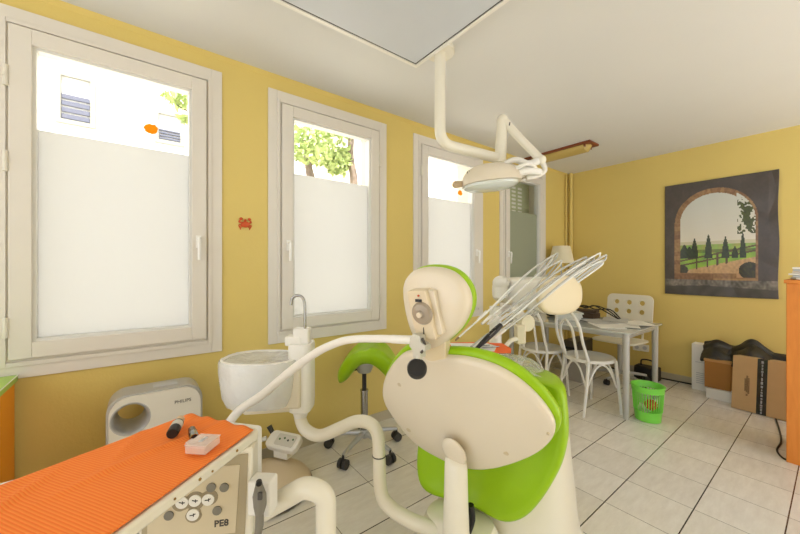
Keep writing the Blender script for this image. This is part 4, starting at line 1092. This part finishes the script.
# black handpiece
bh = thing('black_handpiece', 'black curing light handpiece leaning on the instrument tray', 'dental instrument', tuple(U(480, 342, 1.68)))
a_, b_ = U(476, 349, 1.66), U(501, 325, 1.74)
bm = NB(); tube(bm, [a_, a_ * .7 + b_ * .3, a_ * .3 + b_ * .7, b_], [.008, .013, .016, .013], seg=14, n=4); obj('handle', bm, M_black, bh)
bm = NB(); q = a_ * .35 + b_ * .65; v_ = (CAMP - q).normalized(); tube(bm, [q + v_ * .015 - (b_ - a_) * .12, q + v_ * .015 + (b_ - a_) * .12], .003, seg=8, n=1)
for k in range(3):
    q = a_ * (.5 - .12 * k) + b_ * (.5 + .12 * k); cyl(bm, q + V((0, 0, .010)), q + V((0, 0, .019)), .005, seg=10)
obj('switches', bm, M_grey, bh)

# ================================================================ DESK
DZ = .715
dk = thing('desk', 'pale glass topped desk with silver legs near the far corner', 'desk', (.66, 3.52, 0))
bm = NB(); box2(bm, (.07, 3.12, DZ - .016), (1.25, 3.92, DZ)); obj('desk_top', bm, M_glasstable, dk, smooth=False, bevel=.003)
bm = NB(); ringxy(bm, .10, 1.22, 3.15, 3.89, .03, DZ - .052, DZ - .016); obj('desk_frame', bm, M_silverleg, dk, smooth=False, bevel=.002)
for x_, y_ in ((1.205, 3.165), (1.205, 3.875), (.125, 3.165), (.125, 3.875)):
    bm = NB(); cyl(bm, (x_, y_, 0), (x_, y_, DZ - .016), .021, .027, seg=20); obj('leg', bm, M_silverleg, dk)
# papers
random.seed(31)
pap = [(.98, 3.36, .15, 'white'), (1.08, 3.50, -.2, 'white'), (.85, 3.50, .35, 'grey'), (1.12, 3.66, .1, 'white'), (.93, 3.70, -.3, 'grey')]
plab = ['white sheet of paper near the front edge of the desk', 'white sheet of paper by the right edge of the desk', 'grey sheet of paper in the middle of the desk', 'white sheet of paper at the right rear of the desk', 'grey sheet of paper at the desk rear before the perforated chair']
for k, (x_, y_, a, kk) in enumerate(pap):
    bm = NB(); box(bm, (x_, y_, DZ + .004 + k * .0035), (.21, .297, .0022 if k else .006), rz=a + .6)
    if k: pass
    tag(obj('paper_sheet', bm, M_paper if kk == 'white' else M_paperg, smooth=False), plab[k], 'paper', 'papers on the desk')
bm = NB(); 
for k in range(5): box(bm, (.55 + .006 * (k % 3), 3.5, DZ + .009 + k * .016), (.22, .30, .0145), rz=.5 + .06 * k)
tag(obj('paper_stack', bm, mat('paper_mixed', (226, 228, 222), .7), smooth=False, bevel=.002), 'thick stack of papers and booklets at the left middle of the desk', 'paper stack')
bm = NB(); box(bm, (.60, 3.76, DZ + .03), (.30, .12, .055), rz=-.2); box(bm, (.62, 3.74, DZ + .075), (.26, .1, .03), rz=.05)
tag(obj('file_tray', bm, mat('dark_brown_box', (74, 56, 42), .5), smooth=False, bevel=.004), 'dark brown box lying at the back of the desk', 'box')
bm = NB(); random.seed(6)
for j in range(3):
    tube(bm, [V((.35 + .12 * k + random.uniform(-.03, .03), 3.78 + random.uniform(-.05, .05), DZ + .10 + random.uniform(-.03, .04) if 0 < k < 5 else DZ + .006)) for k in range(6)], .006, seg=8, n=5)
tag(obj('cable_tangle', bm, M_black), 'tangled black cables on the rear of the desk', 'cable')
bm = NB(); sphere(bm, (.36, 3.55, DZ + .02), .1, sc=(.5, .7, .18)) ; sphere(bm, (.36, 3.55, DZ + .05), .06, sc=(.5, .6, .3))
tag(obj('telephone', bm, M_black), 'small black telephone at the left of the desk', 'telephone')

# ================================================================ BENTWOOD CHAIRS
def bentchair(loc, rz, label, group):
    t = thing('bentwood_chair', label, 'chair', loc, rz, group)
    bm = NB(); lathe(bm, [(0, .452), (.14, .454), (.165, .462), (.195, .464), (.205, .456), (.205, .44), (.19, .434), (0, .434)], None, 36); obj('seat', bm, M_bent, t, local=True)
    bm = NB(); tube(bm, [(-.155, -.13, .46), (-.165, -.19, .62), (-.155, -.215, .75), (-.10, -.235, .845), (0, -.24, .88), (.10, -.235, .845), (.155, -.215, .75), (.165, -.19, .62), (.155, -.13, .46)], .0125, seg=12, n=6); obj('backrest', bm, M_bent, t, local=True)
    bm = NB(); tube(bm, [(-.075, -.17, .455), (-.085, -.205, .6), (-.075, -.225, .72), (0, -.235, .79), (.075, -.225, .72), (.085, -.205, .6), (.075, -.17, .455)], .0105, seg=10, n=6); obj('inner_hoop', bm, M_bent, t, local=True)
    for sx, sy in ((-1, -1), (1, -1), (-1, 1), (1, 1)):
        bm = NB(); a = (sx * .155, sy * .13, .45); tube(bm, [a, (sx * .16, sy * .15, .25), (sx * .175, sy * (.19 if sy < 0 else .165), 0)], [.0135, .0135, .011], seg=12, n=4); obj('leg', bm, M_bent, t, local=True)
    bm = NB()
    for k in range(4):
        a = PI / 4 + k * PI / 2; b_ = a + PI / 2
        p_ = V((.218 * math.cos(a) * .98, .205 * math.sin(a), .22)); q_ = V((.218 * math.cos(b_) * .98, .205 * math.sin(b_), .22)); m_ = (p_ + q_) / 2; m_ = m_ * 1.0; m_.z = .42
        tube(bm, [p_, p_ * .75 + q_ * .25 + V((0, 0, .15)), m_, p_ * .25 + q_ * .75 + V((0, 0, .15)), q_], .0085, seg=8, n=5)
    obj('arched_braces', bm, M_bent, t, local=True)
    return t
bc1 = bentchair((.915, 3.165, 0), math.radians(-28), 'white bentwood chair nearer the green basket, seat fully visible', 'white bentwood chairs at the desk')
bc2 = copy_tree(bc1, (.475, 3.16, 0), math.radians(-8), label='white bentwood chair behind the hose whips, further from the green basket', group='white bentwood chairs at the desk')

# ================================================================ PERFORATED SWIVEL CHAIR
sw = thing('swivel_chair', 'white swivel chair with six round holes in its backrest behind the desk', 'chair', (.80, 4.19, 0), math.radians(174))
Msb = basis((0, -.20, .80), (1, 0, 0), (0, -.12, 1))
holes = [circ(x_, z_, .027, 20) for x_ in (-.13, 0, .13) for z_ in (.05, -.05)]
bm = NB(); holed(bm, rrect(.47, .40, .06, 6, 0, -.06), holes, -.009, .009, Msb); obj('backrest', bm, M_ikeawhite, sw, local=True, bevel=.003)
bm = NB(); prism(bm, rrect(.44, .42, .09, 8, 0, .01), .44, .458); obj('seat', bm, M_ikeawhite, sw, local=True, bevel=.005)
bm = NB(); tube(bm, [(-.12, -.05, .435), (-.12, -.21, .44), (-.12, -.235, .52), (-.12, -.22, .62)], .011, n=5); obj('back_support', bm, M_ikeawhite, sw, local=True); bm = NB(); tube(bm, [(.12, -.05, .435), (.12, -.21, .44), (.12, -.235, .52), (.12, -.22, .62)], .011, n=5); obj('back_support', bm, M_ikeawhite, sw, local=True)
bm = NB(); cyl(bm, (0, 0, .08), (0, 0, .44), .025); obj('column', bm, M_silverleg, sw, local=True)
for k in range(5):
    a = 2 * PI * k / 5 + .3; bm = NB(); tube(bm, [(0, 0, .10), (.14 * math.cos(a), .14 * math.sin(a), .085), (.27 * math.cos(a), .27 * math.sin(a), .065)], [.022, .017, .013], n=3); lg = obj('leg', bm, M_silverleg, sw, local=True)
    bm = NB(); q = V((.27 * math.cos(a), .27 * math.sin(a), .028)); s = V((-math.sin(a), math.cos(a), 0)); cyl(bm, q - s * .022, q + s * .022, .028); cyl(bm, q, q + V((0, 0, .035)), .007); obj('caster', bm, M_rubber, lg, local=True)

# ================================================================ FLOOR LAMP in the corner
fl = thing('floor_lamp', 'lamp with cream cloth shade standing in the far corner', 'lamp', (.165, 4.15, 0))
lx, ly = .165, 4.15
bm = NB(); lathe(bm, [(0, 0), (.11, 0), (.11, .012), (.02, .03), (0, .03)], Matrix.Translation((lx, ly, 0)), 32); obj('base', bm, M_silverleg, fl)
bm = NB(); cyl(bm, (lx, ly, .03), (lx, ly, 1.34), .010); obj('pole', bm, M_silverleg, fl)
bm = NB(); lathe(bm, [(.148, 1.30), (.098, 1.51), (.095, 1.51), (.145, 1.30), (.148, 1.30)], Matrix.Translation((lx, ly, 0)), 32); obj('lamp_shade', bm, M_shade, fl)

# ================================================================ GREEN BASKET
bk = thing('waste_basket', 'bright green slotted plastic waste basket on the floor by the desk leg', 'basket', (1.315, 3.30, 0))
bx, by = 1.315, 3.30
bm = NB(); n = 36; H = .28; r0, r1 = .088, .112
T = Matrix.Translation((bx, by, 0))
lathe(bm, [(0, .004), (r0, .004), (r0 + .008, .085), (r0 + .0055, .085), (r0 - .003, .008), (0, .008)], T, 40)
for k in range(n):
    a = 2 * PI * k / n; c, s = math.cos(a), math.sin(a)
    rA = r0 + .0068; rB = r1 - .006
    tube(bm, [(bx + rA * c, by + rA * s, .083), (bx + rB * c, by + rB * s, H - .035)], .0038, seg=6, n=1)
lathe(bm, [(r1 - .012, H - .045), (r1, H - .042), (r1 + .003, H), (r1 + .008, H + .002), (r1 + .003, H + .007), (r1 - .003, H + .002), (r1 - .008, H - .04), (r1 - .012, H - .045)], T, 40)
obj('basket_body', bm, M_greenbasket, bk)
random.seed(9)
for k, (cc, nm, lb) in enumerate((((236, 232, 222), 'crumpled_paper', 'crumpled white paper at the bottom of the green basket'), ((214, 60, 40), 'red_wrapper', 'crumpled red wrapper inside the green basket'))):
    bm = NB(); bmesh.ops.create_icosphere(bm, subdivisions=3, radius=.045)
    for v in bm.verts: v.co *= random.uniform(.75, 1.1)
    for v in bm.verts: v.co += V((bx + (-.035 if k == 0 else .03), by + (.02 if k == 0 else -.03), .075 + .062 * k))
    tag(obj(nm, bm, mat('waste_%d' % k, cc, .6), smooth=False), lb, 'waste')

# ================================================================ BOXES, BAG
def box_thing(name, label, c, s, rz, tilt, m, cat='box'):
    t = thing(name, label, cat, (c[0], c[1], 0), rz)
    return t
# big cardboard box leaning on the wall
M1 = Matrix.Translation((1.685, 4.165, .004)) @ Matrix.Rotation(math.radians(-6), 4, 'Z') @ Matrix.Rotation(math.radians(-7), 4, 'X')
cbx_ = thing('cardboard_box', 'large cardboard box with black tape strip against the back wall', 'box', (1.9, 4.25, 0))
ww, hh, dd = .50, .46, .17
bm = NB(); box2(bm, (0, 0, 0), (ww, dd, hh)); bm.transform(M1); obj('carton', bm, M_card, cbx_, smooth=False, bevel=.003)
bm = NB(); box2(bm, (.155, -.0015, 0), (.215, 0, hh + .001)); box2(bm, (.155, 0, hh), (.215, dd, hh + .0015)); bm.transform(M1); tpz = obj('tape', bm, M_tape, cbx_, smooth=False)
bm = NB(); random.seed(3); z = .01
while z < hh - .02:
    h_ = random.uniform(.008, .03); w_ = random.uniform(.006, .014); box2(bm, (.185 - w_ / 2, -.0024, z), (.185 + w_ / 2, -.0014, z + h_)); z += h_ + random.uniform(.004, .012)
bm.transform(M1); obj('tape_print', bm, M_tapeprint, tpz, smooth=False)
bm = NB(); z = .03
for (x_, z0_, z1_) in ((.375, .05, .12), (.39, .05, .10), (.36, .05, .09), (.375, .15, .19), (.385, .20, .22), (.375, .25, .27), (.372, .30, .33), (.382, .345, .40), (.095, .16, .30), (.105, .15, .28), (.085, .17, .27), (.095, .13, .148)):
    k = z0_
    while k < z1_:
        box2(bm, (x_ - .006, -.001, k), (x_ + .006, 0, k + .006)); k += .009
bm.transform(M1); obj('printed_marks', bm, M_print, cbx_, smooth=False)
bm = NB(); box2(bm, (.22, .03, hh + .001), (.49, .16, hh + .006)); bm.transform(M1 @ Matrix.Translation((0, 0, 0)) @ Matrix.Rotation(0, 4, 'X')); obj('flap', bm, M_card, cbx_, smooth=False)
b2b = thing('cardboard_box', 'smaller darker brown cardboard box between white box and large carton', 'box', (1.56, 4.40, 0))
bm = NB(); box2(bm, (1.475, 4.33, .095), (1.66, 4.56, .36)); obj('carton', bm, M_card2, b2b, smooth=False, bevel=.003)
bm = NB(); box2(bm, (1.470, 4.326, .345), (1.662, 4.562, .366)); obj('lid', bm, mat('cardboard_lid', (196, 150, 92), .8), b2b, smooth=False, bevel=.002)
bm = NB(); box2(bm, (1.492, 4.30, .0), (1.68, 4.52, .094)); tag(obj('white_carton', bm, M_paper, smooth=False, bevel=.003), 'low white box under the small brown cardboard box', 'box')
wb = thing('white_box', 'tall thin white box with faint print leaning on the back wall', 'box', (1.42, 4.56, 0))
bm = NB(); box2(bm, (1.345, 4.50, 0), (1.51, 4.63, .465)); obj('carton', bm, M_paper, wb, smooth=False, bevel=.003)
bm = NB(); box2(bm, (1.375, 4.499, .28), (1.475, 4.50, .286))
for k in range(6): box2(bm, (1.38, 4.499, .07 + k * .02), (1.47, 4.50, .078 + k * .02))
obj('printed_marks', bm, M_paperg, wb, smooth=False)
# black bag draped over boxes
def sheet(fn, nu, nv, m, name):
    bm = NB(); g = [[bm.verts.new(fn(i / nu, j / nv)) for j in range(nv + 1)] for i in range(nu + 1)]
    for i in range(nu):
        for j in range(nv): bm.faces.new((g[i][j], g[i + 1][j], g[i + 1][j + 1], g[i][j + 1]))
    return bm
from mathutils import noise as _n
def bagf(s):
    def fn(u, v):
        x_ = 1.44 + .60 * u
        ridge = .475 + .10 * max(0, 1 - abs(u - .56) / .22) ** 1.2 + .045 * max(0, 1 - abs(u - .14) / .14) - .03 * u
        y_ = 4.42 + .16 * v
        ang = PI * v
        z_ = ridge - (1 - v) * .16 * (1 if s > 0 else 1) + .012 * _n.noise(V((u * 6, v * 4, s)))
        y2 = 4.37 + .20 * v + .02 * _n.noise(V((u * 7, v * 7, 5)))
        return V((x_, y2 + (.045 if s < 0 else 0), z_ - (.05 if s < 0 else 0)))
    return fn
bm = sheet(bagf(1), 40, 16, None, '')
o = obj('black_bag', bm, M_bag); sd = o.modifiers.new('t', 'SOLIDIFY'); sd.thickness = .035; sd.offset = -1; sd2 = o.modifiers.new('s', 'SUBSURF'); sd2.levels = 1; sd2.render_levels = 1
tag(o, 'crumpled black bag lying on top of the boxes by the back wall', 'bag')

# right orange cabinet
rc = thing('wooden_cabinet', 'orange wooden cabinet at the right edge of the picture', 'cabinet', (2.4, 3.5, 0))
bm = NB(); box2(bm, (2.065, 3.285, 0), (2.83, 3.72, 1.145)); obj('body', bm, M_wood_or, rc, smooth=False, bevel=.003)
bm = NB(); box2(bm, (2.055, 3.275, 1.145), (2.84, 3.73, 1.168)); obj('top', bm, M_wood_or, rc, smooth=False, bevel=.003)
random.seed(8)
for k in range(6):
    bm = NB(); box(bm, (2.19 + random.uniform(-.01, .01), 3.45, 1.176 + k * .0135), (.20, .28, .011), rz=random.uniform(-.15, .15))
    cc = [(236, 234, 228), (205, 208, 212), (240, 238, 232), (222, 214, 205), (190, 196, 204), (240, 240, 238)][k]
    tag(obj('booklet', bm, mat('booklet_%d' % k, cc, .6), smooth=False, bevel=.001), ['bottom booklet', 'second booklet from the bottom', 'third booklet from the bottom', 'fourth booklet from the bottom', 'second booklet from the top', 'topmost booklet'][k] + ' of the pile on the wooden cabinet', 'booklet', 'booklets on the wooden cabinet')
# cable on floor at the cabinet
bm = NB(); pts = [onZ(776, 419, .006), onZ(780, 432, .006), onZ(781, 442, .006), onZ(777, 450, .006), onZ(783, 458, .006), onZ(795, 462, .006), onZ(806, 463, .006)]
tube(bm, pts, .0055, seg=8, n=6); tag(obj('power_cable', bm, M_black), 'black cable curving on the floor beside the orange cabinet', 'cable')
# cables along back wall under the desk
bm = NB(); tube(bm, [(.15, 4.60, .012), (.5, 4.58, .012), (.75, 4.61, .012), (1.0, 4.60, .012), (1.33, 4.62, .012)], .008, seg=8, n=6); tag(obj('power_cable', bm, M_black), 'black cable running along the foot of the back wall', 'cable')
# sockets
for k, (px, py) in enumerate(((637, 347), (645, 348))):
    p = onY(px, py, YB); so = thing('wall_socket', ['left of the two white wall sockets low on the back wall', 'right of the two white wall sockets low on the back wall'][k], 'socket', tuple(p), 0, 'wall sockets')
    bm = NB(); prism(bm, rrect(.08, .08, .01), 0, .010, basis(p, (1, 0, 0), (0, 0, 1))); obj('cover_plate', bm, M_socket, so, bevel=.002)
    bm = NB(); cyl(bm, p + V((0, -.0085, 0)), p + V((0, -.0115, 0)), .022); obj('socket_well', bm, M_paperg, so)
# black bag / case under desk
cs = thing('black_case', 'small black case with carrying handle on the floor under the desk', 'case', (.98, 4.48, 0))
bm = NB(); box2(bm, (.86, 4.40, 0), (1.08, 4.54, .15)); obj('case_body', bm, M_black, cs, smooth=False, bevel=.015)
bm = NB(); tube(bm, [(.91, 4.47, .14), (.92, 4.47, .21), (1.02, 4.47, .21), (1.03, 4.47, .14)], .008, n=6); obj('carry_handle', bm, M_black, cs)
cpu = thing('computer_tower', 'dark computer tower on the floor under the desk', 'computer', (.45, 4.1, 0))
bm = NB(); box2(bm, (.30, 3.94, 0.0), (.47, 4.30, .40)); obj('computer_case', bm, mat('tower_dark', (82, 74, 62), .5), cpu, smooth=False, bevel=.006)
bm = NB(); 
for k in range(5): box2(bm, (.325, 3.936, .10 + k * .05), (.445, 3.94, .125 + k * .05))
obj('front_grille', bm, M_black, cpu, smooth=False)
bm = NB(); box2(bm, (.44, 3.76, 0), (.58, 3.90, .22)); tag(obj('white_box', bm, mat('carton_grey', (170, 164, 156), .7), smooth=False, bevel=.003), 'small pale box on the floor beneath the desk middle', 'box')

# ================================================================ LIGHT, WORLD, CAMERA
w = bpy.data.worlds.new('World'); SC.world = w; w.use_nodes = True
bg = w.node_tree.nodes['Background']; bg.inputs[0].default_value = (.97, .995, 1.03, 1); bg.inputs[1].default_value = 1.0
sun = bpy.data.lights.new('sun', 'SUN'); sun.energy = 9; sun.angle = .02; sun.color = (1, .97, .92)
so_ = bpy.data.objects.new('sun', sun); COL.objects.link(so_); so_.rotation_euler = V((-.5, .1, -1)).to_track_quat('-Z', 'Y').to_euler()
cam = bpy.data.cameras.new('camera'); co = bpy.data.objects.new('camera', cam); COL.objects.link(co)
co.location = CAMP; co.rotation_euler = (PI / 2, 0, TH)
cam.sensor_width = 36; cam.lens = FPX / 800 * 36; cam.clip_start = .05; cam.clip_end = 100
SC.camera = co
SC.view_settings.view_transform = 'Standard'; SC.view_settings.look = 'None'; SC.view_settings.gamma = 1; SC.view_settings.use_curve_mapping = False
SC.view_settings.exposure = 0.90
